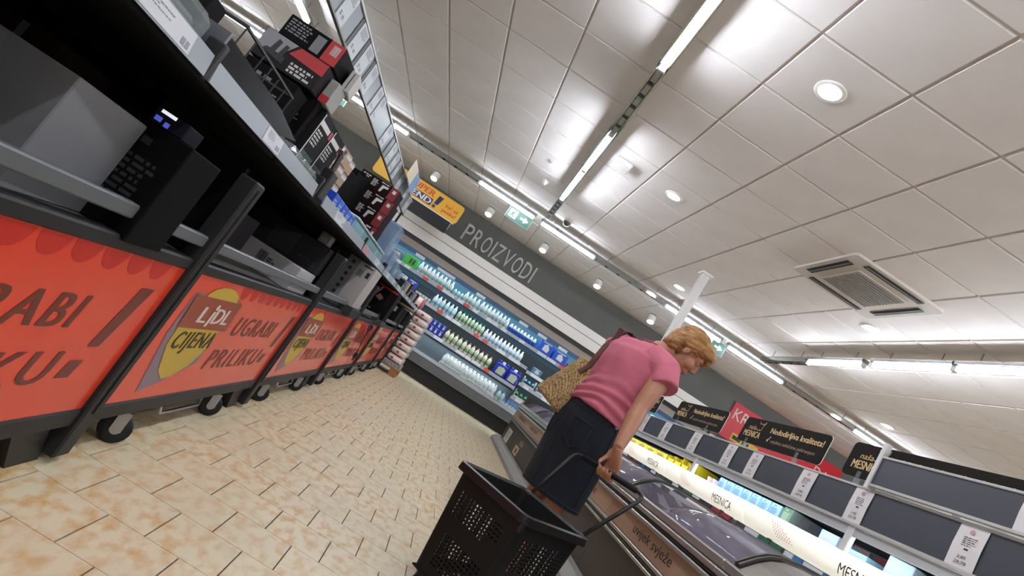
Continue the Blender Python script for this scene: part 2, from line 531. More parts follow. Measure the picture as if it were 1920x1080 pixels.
# exit signs
mGreen = mat('exit_green', '#07382a', 0.6)
mGreenL = mat('exit_print_white', '#9fb5aa', 0.6)
def exit_sign(x, y, z, label, w=.42, h=.2, left=False):
    t = thing('exit_sign', (x, y, z), label, 'exit sign', 'green exit signs under the wall light row')
    o = (x - w / 2, y - .012, z)
    MB().bbox((x - w / 2 - .008, y - .01, z - .008), (x + w / 2 + .008, y + .02, z + h + .008), .004).build('frame', mat('exit_frame', '#7f9a8e', .5), t)
    MB().box((x - w / 2, y - .0115, z), (x + w / 2, y - .01, z + h)).build('green_panel', mGreen, t)
    m = MB(); c = .0015
    # running figure in a doorway
    rect(m, .03, .03, .17, h - .03, o, X, Z, c)
    aw = w * .56
    poly(m, [(aw, h * .42), (aw + .07, h * .42), (aw + .07, h * .24), (aw + .15, h * .5), (aw + .07, h * .76), (aw + .07, h * .58), (aw, h * .58)], o, X, Z, c)
    m.build('pictogram', mGreenL, t)
    m = MB(); c = .0025
    poly(m, [(.115 + .014 * math.cos(k * PI / 4), .145 + .014 * math.sin(k * PI / 4)) for k in range(8)], o, X, Z, c)
    poly(m, [(.09, .13), (.12, .125), (.1, .08), (.075, .085)], o, X, Z, c)
    poly(m, [(.08, .085), (.1, .085), (.125, .065), (.12, .04), (.105, .04), (.105, .06)], o, X, Z, c)
    poly(m, [(.08, .09), (.09, .075), (.07, .05), (.04, .05), (.04, .06), (.06, .065)], o, X, Z, c)
    poly(m, [(.11, .12), (.145, .1), (.15, .11), (.12, .132)], o, X, Z, c)
    poly(m, [(.085, .128), (.055, .1), (.06, .092), (.09, .112)], o, X, Z, c)
    m.build('running_figure', mGreen, t)
    MB().cyl((x - w * .35, y, z + h), (x - w * .35, y, H), .004, n=6).cyl((x + w * .35, y, z + h), (x + w * .35, y, H), .004, n=6).build('hanger', mSteel, t)
exit_sign(-.2, 9.05, 3.1, 'green exit sign with running figure hanging below the wall lights, middle one')
exit_sign(-3.72, 9.05, 3.12, 'green exit sign seen above the stacked cartons, leftmost one')
exit_sign(3.6, 9.05, 3.12, "green exit sign just visible behind the woman's head")

# white cable duct from ceiling to freezer
t = thing('cable_duct', (2.28, 7.1, 1.0), 'white vertical cable duct from the ceiling down behind the woman', 'cable duct')
MB().bbox((2.23, 7.05, 1.0), (2.33, 7.15, H), .006).build('duct', mat('duct_white', '#dedbd8', .4), t)
MB().bbox((2.2, 7.02, H - .03), (2.36, 7.18, H), .006).build('ceiling_collar', mWhite, t)
MB().box((2.229, 7.095, 1.0), (2.2315, 7.105, H - .03)).build('cover_seam', mat('seam_grey', '#a8a6a4', .5), t)

# ================================================================== DAIRY WALL
# raised lettering on the grey wall
mLet = mat('letter_grey_white', '#c6c4bf', 0.5)
t = thing('wall_lettering', (-1.0, YB - .03, 2.83), 'pale raised wall letters reading MLIJECNI PROIZVODI above the dairy cabinet'.replace('MLIJECNI', 'MLIJEČNI'), 'lettering')
def letters(s, x0, x1, z0, h):
    # relative advance of each letter
    wd = {'I': .35, 'J': .55, ' ': .5, 'L': .75, 'M': 1.15, 'E': .8}
    tot = sum(wd.get(c, 1.0) for c in s); u = (x1 - x0) / tot; x = x0
    for c in s:
        a = wd.get(c, 1.0) * u
        if c == 'I':
            MB().box((x + a * .3, YB - .04, z0), (x + a * .3 + .035, YB - .002, z0 + h)).build('letter', mLet, t)
        elif c != ' ':
            hh = h * (1.22 if c == 'Č' else 1)
            text(MB(), c, (x + a * .08, YB - .0, z0), X, Z, a * .8, hh, t=.04).build('letter', mLet, t)
        x += a
letters('PROIZVODI', -1.06, .68, 2.84, .37)
letters('MLIJEČNI', -2.85, -1.32, 2.84, .37)

FX0, FX1 = -2.6, 5.4          # cabinet ends
mCab = mat('cabinet_grey', '#7d8082', 0.45, metal=0.2)
mCabD = mat('cabinet_interior_dark', '#31363a', 0.6)
mBackB = mat('cabinet_back_blue', '#33505f', 0.6)
mBase = mat('cabinet_base_grey', '#6e7173', 0.45, var=.03)
mKick = mat('kick_plate_black', '#141516', 0.5)
mHead = mat('header_white', '#f3efe9', 0.5)
mCan = mat('canopy_beige', '#a79d92', 0.5)
mRail = mat('price_rail_grey', '#a3aab0', 0.4)
t = thing('dairy_cabinet', (1.4, 11.3, 0), 'long open refrigerated dairy cabinet with white header along the back wall', 'refrigerator')
dairy = t
MB().box((FX0, 11.5, 0), (FX1, 11.72, 2.7)).build('back_panel', mCabD, t)
MB().box((FX0, 11.49, 1.6), (FX1, 11.5, 2.12)).build('upper_back_panel', mBackB, t)
MB().box((FX0, 11.42, 2.54), (FX1, 11.6, 2.7)).build('header_panel', mHead, t)
MB().box((FX0, 11.40, 2.33), (FX1, 11.6, 2.525)).build('header_panel', mHead, t)
MB().box((FX0, 11.43, 2.2), (FX1, 11.6, 2.54)).build('black_band', mBlack, t, label='black strip between the white header panels')
MB().add([(FX0, 11.4, 2.235), (FX1, 11.4, 2.235), (FX1, 11.16, 2.06), (FX0, 11.16, 2.06), (FX0, 11.5, 2.235), (FX1, 11.5, 2.235), (FX1, 11.5, 2.06), (FX0, 11.5, 2.06)],
         [(0, 3, 2, 1), (4, 5, 6, 7), (0, 1, 5, 4), (3, 7, 6, 2), (0, 4, 7, 3), (1, 2, 6, 5)]).build('canopy', mCan, t)
MB().box((FX0, 11.15, 1.99), (FX1, 11.16, 2.075)).build('canopy_edge', mat('canopy_edge_blue', '#3d5c7c', .5), t)
led = emis('cool_led_strip', '#b9e6f6', LED * 1.6)
MB().box((FX0 + .05, 11.175, 2.035), (FX1 - .05, 11.215, 2.055)).build('led_strip', led, t)
MB().box((FX0, 10.98, .26), (FX1, 11.5, .44)).build('base_body', mBase, t)
m = MB()
for k in range(4):
    MB().box((FX0, 10.96 - .0 + k * .004, .27 + k * .042), (FX1, 10.99, .30 + k * .042)).build('base_ridge', mBase, t)
MB().box((FX0, 11.06, 0), (FX1, 11.5, .26)).build('kick_plate', mKick, t)
MB().add([(FX0, 10.96, .44), (FX1, 10.96, .44), (FX1, 11.0, .5), (FX0, 11.0, .5), (FX0, 11.02, .5), (FX1, 11.02, .5), (FX1, 11.02, .44), (FX0, 11.02, .44)],
         [(0, 1, 2, 3), (3, 2, 5, 4), (4, 5, 6, 7), (7, 6, 1, 0), (0, 3, 4, 7), (1, 6, 5, 2)]).build('front_lip', mat('lip_grey', '#9a9ea1', .35), t)
# lower back slope
MB().box((FX0, 11.34, .44), (FX1, 11.5, .8)).build('lower_back', mat('lower_back_grey', '#5f666b', .5), t)
for x in (FX0, 1.5, FX1):
    MB().box((x - .02, 11.02, .44), (x + .02, 11.5, 2.06)).build('side_divider' if x != 1.5 else 'mid_divider', mat('divider_dark', '#3c4248', .5), t) if x != 1.5 else MB().box((x - .008, 11.12, .44), (x + .008, 11.5, .88)).build('divider', mat('divider_dark', '#3c4248', .5), t)
SH = {1: 1.73, 2: 1.345, 3: .90}
mLab = mat('price_label_white', '#d8dee2', 0.4)
mLabR = mat('price_label_red', '#d8473f', 0.5)
rnd = random.Random(11)
def shelf(z, x0, x1, y=11.1):
    s = MB().box((x0, y, z - .025), (x1, 11.49, z)).build('shelf', mCabD, t)
    r = MB().add([(x0, y - .012, z + .005), (x1, y - .012, z + .005), (x1, y - .03, z - .06), (x0, y - .03, z - .06), (x0, y, z + .005), (x1, y, z + .005), (x1, y, z - .06), (x0, y, z - .06)],
            [(0, 3, 2, 1), (4, 5, 6, 7), (0, 1, 5, 4), (3, 7, 6, 2), (0, 4, 7, 3), (1, 2, 6, 5)]).build('price_rail', mRail, s)
    x = x0 + .1
    while x < x1 - .3:
        l = rnd.choice([.12, .12, .2, .26])
        red = rnd.random() < .1
        MB().add([(x, y - .015, z + .002), (x + l, y - .015, z + .002), (x + l, y - .033, z - .057), (x, y - .033, z - .057)], [(0, 3, 2, 1)]).build('price_label', mLabR if red else mLab, s)
        x += l + rnd.choice([.02, .08, .2, .3])
    MB().box((x0 + .03, y + .02, z - .034), (x1 - .03, y + .04, z - .026)).build('led_strip', emis('shelf_led', '#d5eefa', LED * 1.3), s)
shelf(SH[1], FX0 + .03, FX1 - .03)
shelf(SH[2], FX0 + .03, 1.49); shelf(SH[3], FX0 + .03, 1.49)
shelf(1.30, 1.51, FX1 - .03); shelf(1.03, 1.51, FX1 - .03); shelf(.74, 1.51, FX1 - .03, 11.06)
for k, x in enumerate([-1.42, -.92, -.72, -.02, .98, 1.42, 1.9, 2.5]):
    MB().box((x - .1, 11.14, 1.985), (x + .1, 11.146, 2.04)).build('hanging_card', mLab, t)

# --- bottles and packs
mBot = mat('bottle_white', '#ecf1f2', 0.35)
mBot2 = mat('bottle_milky', '#c9dcd8', 0.3)
mBotG = mat('bottle_cream', '#e6ddc8', 0.4)
mBotGr = mat('bottle_greenish', '#cbdccb', 0.35)
mCapT = mat('cap_teal', '#3f97a8', 0.4)
mCapGr = mat('cap_green', '#3e9a54', 0.4)
mCapBr = mat('cap_tan', '#b99b73', 0.4)
mCapW = mat('cap_white', '#eef2f2', 0.4)
mCapB = mat('cap_blue', '#3b6fb8', 0.4)
mBlue = mat('carton_blue', '#1f56c8', 0.4)
mBlue2 = mat('carton_royal', '#1c2fae', 0.4)
mTrayG = mat('shelf_tray_clear', '#9fc0bd', 0.4)
mLabW = mat('bottle_label_green', '#9ab58d', 0.5)
def bottle_mesh(r, h, style):
    m = MB(); n = 10
    if style == 'milk':
        m.mi(0).lathe([(r * .9, 0), (r, .01), (r, h * .5), (r * .92, h * .62), (r * .45, h * .86), (r * .36, h * .9)], n)
        m.mi(1).lathe([(r * .42, h * .89), (r * .42, h * .99), (r * .36, h)], n)
        m.mi(2).lathe([(r * 1.01, h * .12), (r * 1.01, h * .42)], n)
    else:
        m.mi(0).lathe([(r * .9, 0), (r, .012), (r, h * .62), (r * .8, h * .76), (r * .36, h * .88)], n)
        m.mi(1).lathe([(r * .4, h * .87), (r * .4, h * .98), (r * .33, h)], n)
        m.mi(2).lathe([(r * 1.01, h * .2), (r * 1.01, h * .55)], n)
    return m
protos = {}
def bottle(x, y, z, r, h, style, mats, label, group, name='milk_bottle'):
    key = (r, h, style, tuple(m.name for m in mats))
    if key not in protos:
        o = bottle_mesh(r, h, style).build(name, list(mats), org=(0, 0, 0), smooth=True); protos[key] = o
    else:
        o = protos[key].copy(); COL.objects.link(o)
    o.location = (x, y, z)
    return tag(o, label, 'bottle', group)
def brow(x0, n, pitch, z, r, h, style, mats, desc, where, group, y=11.17, names=None):
    for i in range(n):
        bottle(x0 + i * pitch + rnd.uniform(-.004, .004), y, z + .001, r, h * rnd.uniform(.985, 1.01), style, mats,
               '%s %s %s' % (ORD[i], desc, where), group) if n > 1 else bottle(x0, y, z, r, h, style, mats, desc + ' ' + where, group)
def carton(name, a, b, col, label, cat, group=None, front=None, frontcol=None, c=.006):
    """printed carton: shell plus a print panel as parts"""
    t2 = thing(name, ((a[0] + b[0]) / 2, (a[1] + b[1]) / 2, a[2]), label, cat, group)
    MB().bbox(a, b, c).build('carton', col, t2)
    if front:
        m = MB(); front(m, (a[0], a[1] - .001, a[2]), b[0] - a[0], b[2] - a[2]); m.build('print', frontcol, t2)
    return t2
z1 = SH[1] + .001; z2 = SH[2] + .001; z3 = SH[3] + .001
T = 'on the top dairy shelf'
carton('drink_carton', (-1.66, 11.13, z1), (-1.38, 11.3, z1 + .2), mat('carton_lime', '#4fbf45', .4), 'bright green carton pack at the left end of the top dairy shelf', 'carton', None,
       lambda m, o, W, Hh: (rect(m, W * .42, Hh * .25, W * .56, Hh * .8, o, X, Z), rect(m, W * .65, Hh * .25, W * .8, Hh * .8, o, X, Z)), mat('print_dark_green', '#1c4a25', .5))
carton('drink_carton', (-2.2, 11.13, z1), (-1.72, 11.3, z1 + .17), mat('carton_grey', '#7a8791', .5), 'grey carton pack hidden behind the rack on the top dairy shelf', 'carton', None,
       lambda m, o, W, Hh: rect(m, W * .1, Hh * .3, W * .9, Hh * .7, o, X, Z), mLab)
brow(-1.3, 9, .088, z1, .043, .225, 'milk', (mBot, mCapW, mTrayG), 'white milk bottle', T + ' right of the green carton', 'white bottles on the top dairy shelf')
brow(-.49, 3, .075, z1, .033, .15, 'tall', (mBot2, mCapT, mTrayG), 'small translucent bottle', T + ' between two groups of white bottles', 'small translucent bottles on the top dairy shelf')
brow(-.25, 4, .085, z1, .041, .22, 'milk', (mBot, mCapW, mTrayG), 'white bottle in the middle four', T, 'white bottles on the top dairy shelf')
brow(.11, 8, .083, z1, .041, .225, 'milk', (mBot, mCapW, mTrayG), 'white bottle in the right-hand group', T, 'white bottles on the top dairy shelf')
def tub(x, y, z, r, h, cols, label, group):
    key = ('tub', r, h, tuple(m.name for m in cols))
    if key not in protos:
        m = MB()
        m.mi(0).lathe([(r * .85, 0), (r, h * .5), (r, h * .52)], 10)
        m.mi(1).lathe([(r, h * .5), (r * .95, h * .74), (r * .55, h * .8), (r * .55, h * .97), (r * .5, h)], 10)
        protos[key] = m.build('yoghurt_bottle', list(cols), org=(0, 0, 0), smooth=True); o = protos[key]
    else:
        o = protos[key].copy(); COL.objects.link(o)
    o.location = (x, y, z); tag(o, label, 'bottle', group)
for i in range(8):
    tub(.80 + i * .078, 11.17, z1, .037, .17, (mBlue, mBot), '%s blue and white yoghurt bottle from the left on the top dairy shelf' % ORD[i], 'blue and white yoghurt bottles')
def pack_print(seed):
    def f(m, o, W, Hh):
        rr = random.Random(seed)
        poly(m, [(W * .3, Hh * .25), (W * .7, Hh * .2), (W * .75, Hh * .5), (W * .55, Hh * .85), (W * .32, Hh * .7)], o, X, Z)
        rect(m, W * .15, Hh * .88, W * .8, Hh * .95, o, X, Z)
    return f
carton('milk_carton_pack', (1.45, 11.12, z1), (1.75, 11.35, z1 + .24), mBlue, 'left one of two blue milk packs at the right of the top dairy shelf', 'carton', 'blue packs on the top dairy shelf', pack_print(1), mLab)
carton('milk_carton_pack', (1.78, 11.12, z1), (2.08, 11.35, z1 + .22), mBlue, 'right one of two blue milk packs at the right of the top dairy shelf', 'carton', 'blue packs on the top dairy shelf', pack_print(2), mLab)
for k, (x, c) in enumerate([(2.13, '#b5202c'), (2.27, '#8f1b2a')]):
    carton('dessert_pack', (x, 11.12, z1), (x + .11, 11.25, z1 + .12), mat('dessert_red%d' % k, c, .4), '%s red dessert pack on the top dairy shelf beside the blue packs' % ('left' if k == 0 else 'right'), 'carton', None,
           lambda m, o, W, Hh: rect(m, W * .2, Hh * .4, W * .8, Hh * .6, o, X, Z), mLab)
for k in range(10):
    carton('dairy_pack', (2.42 + k * .24, 11.12, z1), (2.63 + k * .24, 11.3, z1 + .14 + .04 * (k % 3)), [mBlue, mat('pack_pale', '#cfd8dc', .5), mat('dessert_red0')][k % 3],
           '%s pack from the left on the top dairy shelf right of the red desserts' % ORD[k], 'carton', None, pack_print(k), mLabW if k % 2 else mLab)
T = 'on the second dairy shelf'
carton('drink_carton', (-1.62, 11.13, z2), (-1.4, 11.3, z2 + .2), mat('pack_pale', '#cfd8dc', .5), 'pale pack at the left end of the second dairy shelf', 'carton', None, pack_print(4), mBlue)
carton('drink_carton', (-1.34, 11.13, z2), (-1.16, 11.3, z2 + .2), mBlue, 'small blue carton at the left of the second dairy shelf', 'carton', None, pack_print(3), mLab)
for i in range(5):
    tub(-1.09 + i * .07, 11.16, z2, .033, .15, (mBot, mat('lid_dark', '#23262c', .4)), '%s dark topped cup from the left on the second dairy shelf' % ORD[i], 'dark topped cups')
brow(-.72, 6, .088, z2, .042, .24, 'tall', (mBot2, mCapW, mat('label_pale_blue', '#a9cbe0', .5)), 'pale bottle', T + ' left of the green caps', 'pale bottles on the second dairy shelf')
brow(-.17, 8, .076, z2, .036, .235, 'tall', (mBotGr, mCapGr, mLabW), 'green capped bottle', T, 'green capped bottles')
brow(.46, 11, .081, z2, .04, .21, 'milk', (mBot, mCapW, mat('label_pale_blue')), 'white bottle', T + ' right of the green caps', 'white bottles on the second dairy shelf')
T = 'on the third dairy shelf'
for k in range(4):
    carton('milk_carton', (-.62 + k * .1, 11.13, z3), (-.525 + k * .1, 11.22, z3 + .13), mBlue2, '%s royal blue carton in the lower layer %s' % (ORD[k], T), 'carton', 'royal blue cartons', pack_print(k), mLab, c=.003)
    carton('milk_carton', (-.62 + k * .1, 11.13, z3 + .131), (-.525 + k * .1, 11.22, z3 + .25), mBlue2, '%s royal blue carton in the upper layer %s' % (ORD[k], T), 'carton', 'royal blue cartons', pack_print(k + 3), mat('label_pale_blue'), c=.003)
brow(-.16, 11, .097, z3, .044, .24, 'tall', (mBotG, mCapBr, mLabW), 'cream bottle with tan cap', T, 'cream bottles with tan caps')
def jug(x0, z, label):
    t2 = thing('bottle_pack', (x0 + .13, 11.18, z), label, 'bottle pack', 'shrink-wrapped blue bottle packs')
    MB().bbox((x0, 11.1, z), (x0 + .26, 11.3, z + .24), .02).build('wrapped_pack', mBlue2, t2)
    m = MB(); o = (x0, 11.099, z)
    poly(m, [(.05, .03), (.2, .03), (.22, .15), (.17, .19), (.06, .17)], o, X, Z); m.build('label_print', mat('label_photo_green', '#b9c7b0', .5), t2)
    for k in range(3):
        for r in range(2):
            MB().lathe([(.028, 0), (.028, .045), (.02, .055)], 8, (x0 + .045 + k * .085, 11.14 + r * .1, z + .235)).build('bottle_top', mCapW if k % 2 else mBlue2, t2)
jug(.95, z3, 'left one of two royal blue bottle packs at the right of the third dairy shelf')
jug(1.225, z3, 'right one of two royal blue bottle packs beside the divider on the third dairy shelf')
# bottom tray
mTrayW = mat('display_tray_white', '#c9d0d3', 0.5)
carton('bottle_tray', (0.0, 11.0, .502), (.62, 11.25, .545), mTrayW, 'left low white display tray on the bottom deck', 'tray', None, lambda m, o, W, Hh: scribble(m, .02, .01, W - .02, Hh - .01, 1, o, X, Z, 0, 5), mat('print_grey_dark', '#454a50', .5))
carton('bottle_tray', (0.63, 11.0, .502), (1.24, 11.25, .545), mTrayW, 'right low white display tray on the bottom deck', 'tray', None, lambda m, o, W, Hh: scribble(m, .02, .01, W - .02, Hh - .01, 1, o, X, Z, 0, 6), mat('print_grey_dark', '#454a50', .5))
brow(.05, 14, .0865, .546, .04, .2, 'milk', (mBot, mCapW, mBot2), 'white bottle', 'in the front row of the bottom deck', 'white bottles on the bottom deck', y=11.05)
brow(.09, 13, .0865, .546, .04, .2, 'milk', (mBot, mCapW, mBot2), 'white bottle', 'in the back row of the bottom deck', 'white bottles on the bottom deck', y=11.15)
brow(1.29, 2, .09, .502, .042, .21, 'tall', (mat('bottle_aqua', '#b5d5d8', .2), mCapT, mTrayG), 'clear bottle', 'at the right end of the bottom deck', 'clear bottles on the bottom deck', y=11.06)
def crate(x0, x1, z, y, cols, label, n, lab2, hgt=.1):
    t2 = thing('display_crate', ((x0 + x1) / 2, y + .1, z), label, 'tray', 'white cut-out display trays')
    MB().box((x0, y, z), (x1, y + .2, z + .006)).build('base', mTrayW, t2)
    MB().box((x0, y - .002, z), (x1, y + .004, z + .035)).build('front_lip', mTrayW, t2)
    for x in (x0, x1 - .006):
        MB().prism([(0, 0), (.2, 0), (.2, hgt + .06), (.06, hgt + .06), (0, hgt)], (x + .006, y, z), Y, Z, -.006).build('side_panel', mTrayW, t2)
    for k in range(n):
        tub(x0 + .045 + k * (x1 - x0 - .09) / max(1, n - 1), y + .07, z + .007, .036, .11, cols, '%s %s' % (ORD[k], lab2), None)
crate(1.56, 1.82, 1.031, 11.1, (mat('lid_dark'), mCapT), 'white tray with dark cups on the upper right shelf beside the straw bag', 3, 'dark cup in the tray on the middle right shelf beside the straw bag')
crate(1.88, 2.2, 1.031, 11.1, (mBlue, mat('lid_dark')), 'white tray with blue cups nearest the straw bag', 3, 'blue cup in the tray nearest the straw bag')
crate(1.54, 1.92, .741, 11.06, (mat('lid_dark'), mCapGr), 'white tray with dark pots on the lower right shelf above the freezer end', 4, 'dark pot in the tray on the lower right shelf')
crate(1.4, 1.8, .502, 11.03, (mat('bottle_aqua'), mCapB), 'white crate with blue capped cups behind the freezer end', 5, 'blue capped cup in the crate behind the freezer end')
carton('snack_pack', (1.97, 11.08, .742), (2.09, 11.2, .85), mat('pack_yellow', '#c6c62a', .5), 'yellow pack on the lower right dairy shelf', 'carton', None, pack_print(1), mCapGr)
carton('snack_pack', (2.1, 11.08, .742), (2.22, 11.2, .86), mat('dessert_red0'), 'red pack beside the yellow one on the lower right dairy shelf', 'carton', None, pack_print(2), mLab)
carton('dairy_tub', (1.6, 11.13, 1.301), (1.8, 11.28, 1.43), mat('tub_blue_grey', '#5f8fae', .4), 'blue grey tub pack on the shelf under the blue packs', 'carton', None, pack_print(3), mLab)
carton('dairy_tub', (1.95, 11.13, 1.301), (2.25, 11.28, 1.41), mat('tub_blue_grey', '#5f8fae', .4), 'wide blue tub pack on that shelf nearest the straw bag', 'carton', None, pack_print(4), mLab)

# ================================================================== SHELVING ISLAND ON THE LEFT
RX = -.74
mRackRed = mat('panel_red', '#dc3f29', 0.26, var=.05, scale=2.5, coat=.3)
mBin = mat('bin_rail_grey', '#6c7073', 0.4, metal=.3)
mShelfU = mat('shelf_black', '#060606', 0.85, spec=.15)
mEdge = mat('shelf_edge_grey', '#8e959c', 0.35)
mPbrown = mat('print_brown', '#96432f', 0.4); mPyel = mat('print_yellow', '#c4a53a', 0.4); mPtxt = mat('print_faded_dark', '#6e3228', 0.4)
mPgrey = mat('print_mauve_grey', '#83707c', 0.4); mPwh = mat('print_offwhite', '#d9cfc4', 0.4); mPdark = mat('print_olive_dark', '#3a3420', 0.4); mScal = mat('print_deep_red', '#c02a22', .4)
bounds = [-1.2, .26, 1.75, 3.2, 4.68, 6.25, 7.85, 8.95]
def module(k, ya, yb):
    label = 'dark metal promotion shelf on castors with red printed panel, %s from the dairy end' % ORD[6 - k]
    t = thing('promotion_shelf', (-1.5, (ya + yb) / 2, 0), label, 'shelving unit', 'promotion shelves in the left-hand island')
    # upright at the far joint, its foot
    MB().bbox((RX - .05, yb - .035, .02), (RX + .012, yb + .035, .95), .006).box((RX + .012, yb - .004, .16), (RX + .016, yb + .004, .93)).build('upright', mDark, t)
    MB().prism([(-.2, .13), (-.06, .13), (-.0, .0), (-.12, .0)][::-1], (RX - .3, yb - .03, 0.0), Y, Z, .28).build('foot', mBlack, t)
    # rails and panel
    MB().bbox((RX - .05, ya + .036, .115), (RX, yb - .036, .17), .005).build('bottom_rail', mDark, t)
    MB().bbox((RX - .05, ya + .036, .63), (RX, yb - .036, .665), .005).build('top_rail', mDark, t)
    p = MB().box((RX - .02, ya + .036, .17), (RX - .006, yb - .036, .63)).build('red_panel', mRackRed, t)
    o = (RX - .006, ya, 0); c = .0012; L = yb - ya
    s = L / 1.45
    U = lambda pts: [(x * s, z) for x, z in pts]
    m = MB()
    for q in range(9):
        a = (.45 + q * .1) * s
        if a + .1 < L - .04:
            poly(m, [(a + .045 + .045 * math.cos(h), .628 - abs(.05 * math.sin(h))) for h in [i * PI / 8 for i in range(9)]], o, Y, Z, .0006)
    m.build('scalloped_edge', mScal, p)
    m = MB()
    poly(m, U([(.12, .57), (.5, .57), (.54, .55), (.5, .42), (.5, .3), (.3, .225), (.2, .2), (.12, .42)]), o, Y, Z, c); m.build('grey_outline', mPgrey, p)  # printed grey outline behind the drawing
    m = MB()
    poly(m, U([(.16, .45), (.5, .45), (.48, .34), (.44, .29), (.36, .25), (.3, .245), (.24, .28), (.17, .38)]), o, Y, Z, 2 * c)
    poly(m, U([(.2, .56)] + [(.335 - .135 * math.cos(PI * i / 8), .56 + .05 * math.sin(PI * i / 8)) for i in range(9)] + [(.47, .56)])[::-1], o, Y, Z, 2 * c); m.build('yellow_tag', mPyel, p)
    m = MB(); poly(m, U([(.13, .565), (.53, .56), (.55, .44), (.15, .445)])[::-1], o, Y, Z, 3 * c); m.build('brown_block', mPbrown, p)
    m = MB(); text(m, 'L', (RX - .006, ya + .25 * s, .468), Y, Z, .06 * s, .06, 4 * c, 0, .003); m.build('lettering', mPwh, p); m = MB(); text(m, 'DL', (RX - .006, ya + .36 * s, .468), Y, Z, .14 * s, .06, 4 * c, 0, .003)
    m.build('lettering', mPwh, p); m = MB(); poly(m, [(.325 * s, .455), (.345 * s, .455), (.35 * s, .515), (.33 * s, .515)], o, Y, Z, 4 * c)
    poly(m, [(.34 * s + .014 * math.cos(h * PI / 4), .532 + .012 * math.sin(h * PI / 4)) for h in range(8)], o, Y, Z, 4 * c); m.build('lettering', mPwh, p)
    m = MB(); text(m, 'CIJENA', (RX - .006, ya + .195 * s, .345), Y, Z, .3 * s, .085, 4 * c, .1, .0006); m.build('lettering', mPdark, p)
    m = MB(); text(m, 'UGRABI', (RX - .006, ya + .62 * s, .42), Y, Z, .49 * s, .088, c, .12, .004); text(m, 'PRILIKU', (RX - .006, ya + .58 * s, .268), Y, Z, .58 * s, .088, c, .12, .004)
    poly(m, [(1.235 * s, .37), (1.28 * s, .37), (1.34 * s, .55), (1.28 * s, .55)], o, Y, Z, c); poly(m, [(1.2 * s, .28), (1.25 * s, .28), (1.265 * s, .33), (1.215 * s, .33)], o, Y, Z, c)
    m.build('lettering', mPtxt, p)
    MB().bbox((RX - .035, ya + .036, .705), (RX - .005, yb - .036, .74), .004).build('bin_rail', mBin, t)
    MB().box((-2.42, ya + .01, .64), (RX - .051, yb - .01, .655)).build('bin_floor', mat('bin_floor_grey', '#56524c', .7), t)
    MB().box((-1.62, ya, .655), (-1.6, yb, 1.03)).build('centre_panel', mShelfU, t)
    MB().box((-2.42, ya + .01, .12), (-2.4, yb - .01, .63)).build('rear_panel', mDark, t)
    MB().box((-1.12, yb - .012, .66), (RX - .051, yb + .012, .97)).build('slotted_bracket', mShelfU, t)
    # upper shelf and its price edge
    MB().bbox((-2.44, ya + .003, 1.03), (RX - .01, yb - .003, 1.06), .004).build('upper_shelf', mShelfU, t)
    MB().bbox((-1.2, ya + .05, .995), (-1.14, yb - .05, 1.03), .004).build('shelf_stiffener', mShelfU, t)
    # castors and wire loop
    for yy in (yb - .42 if k > 1 else yb - .45, ya + .28):
        w = MB()
        Rz = Matrix.Translation((RX - .02, yy, 0)) @ Matrix.Rotation(math.radians(-58), 4, 'Z')
        Rm = Rz @ Matrix.Translation((0, 0, .05)) @ Matrix.Rotation(PI / 2, 4, 'Y')
        w.lathe([(.03, -.016), (.047, -.014), (.05, -.008), (.05, .008), (.047, .014), (.03, .016)], 18, M=Rm).build('castor_wheel', mRubber, t, smooth=True)
        MB().lathe([(.016, -.019), (.022, -.012), (.022, .012), (.016, .019)], 10, M=Rm).box((-.022, -.018, .045), (-.019, .018, .114), Rz).box((.019, -.018, .045), (.022, .018, .114), Rz).build('castor_fork', mSteel, t)
    y0 = (ya + yb) / 2 - .2
    MB().tube([(RX - .03, y0, .115), (RX - .02, y0 + .02, .07), (RX - .02, y0 + .35, .068), (RX - .03, y0 + .37, .115)], .006, 8).build('wire_loop', mChrome, t)
    return t
for k in range(7):
    module(k, bounds[k], bounds[k + 1])

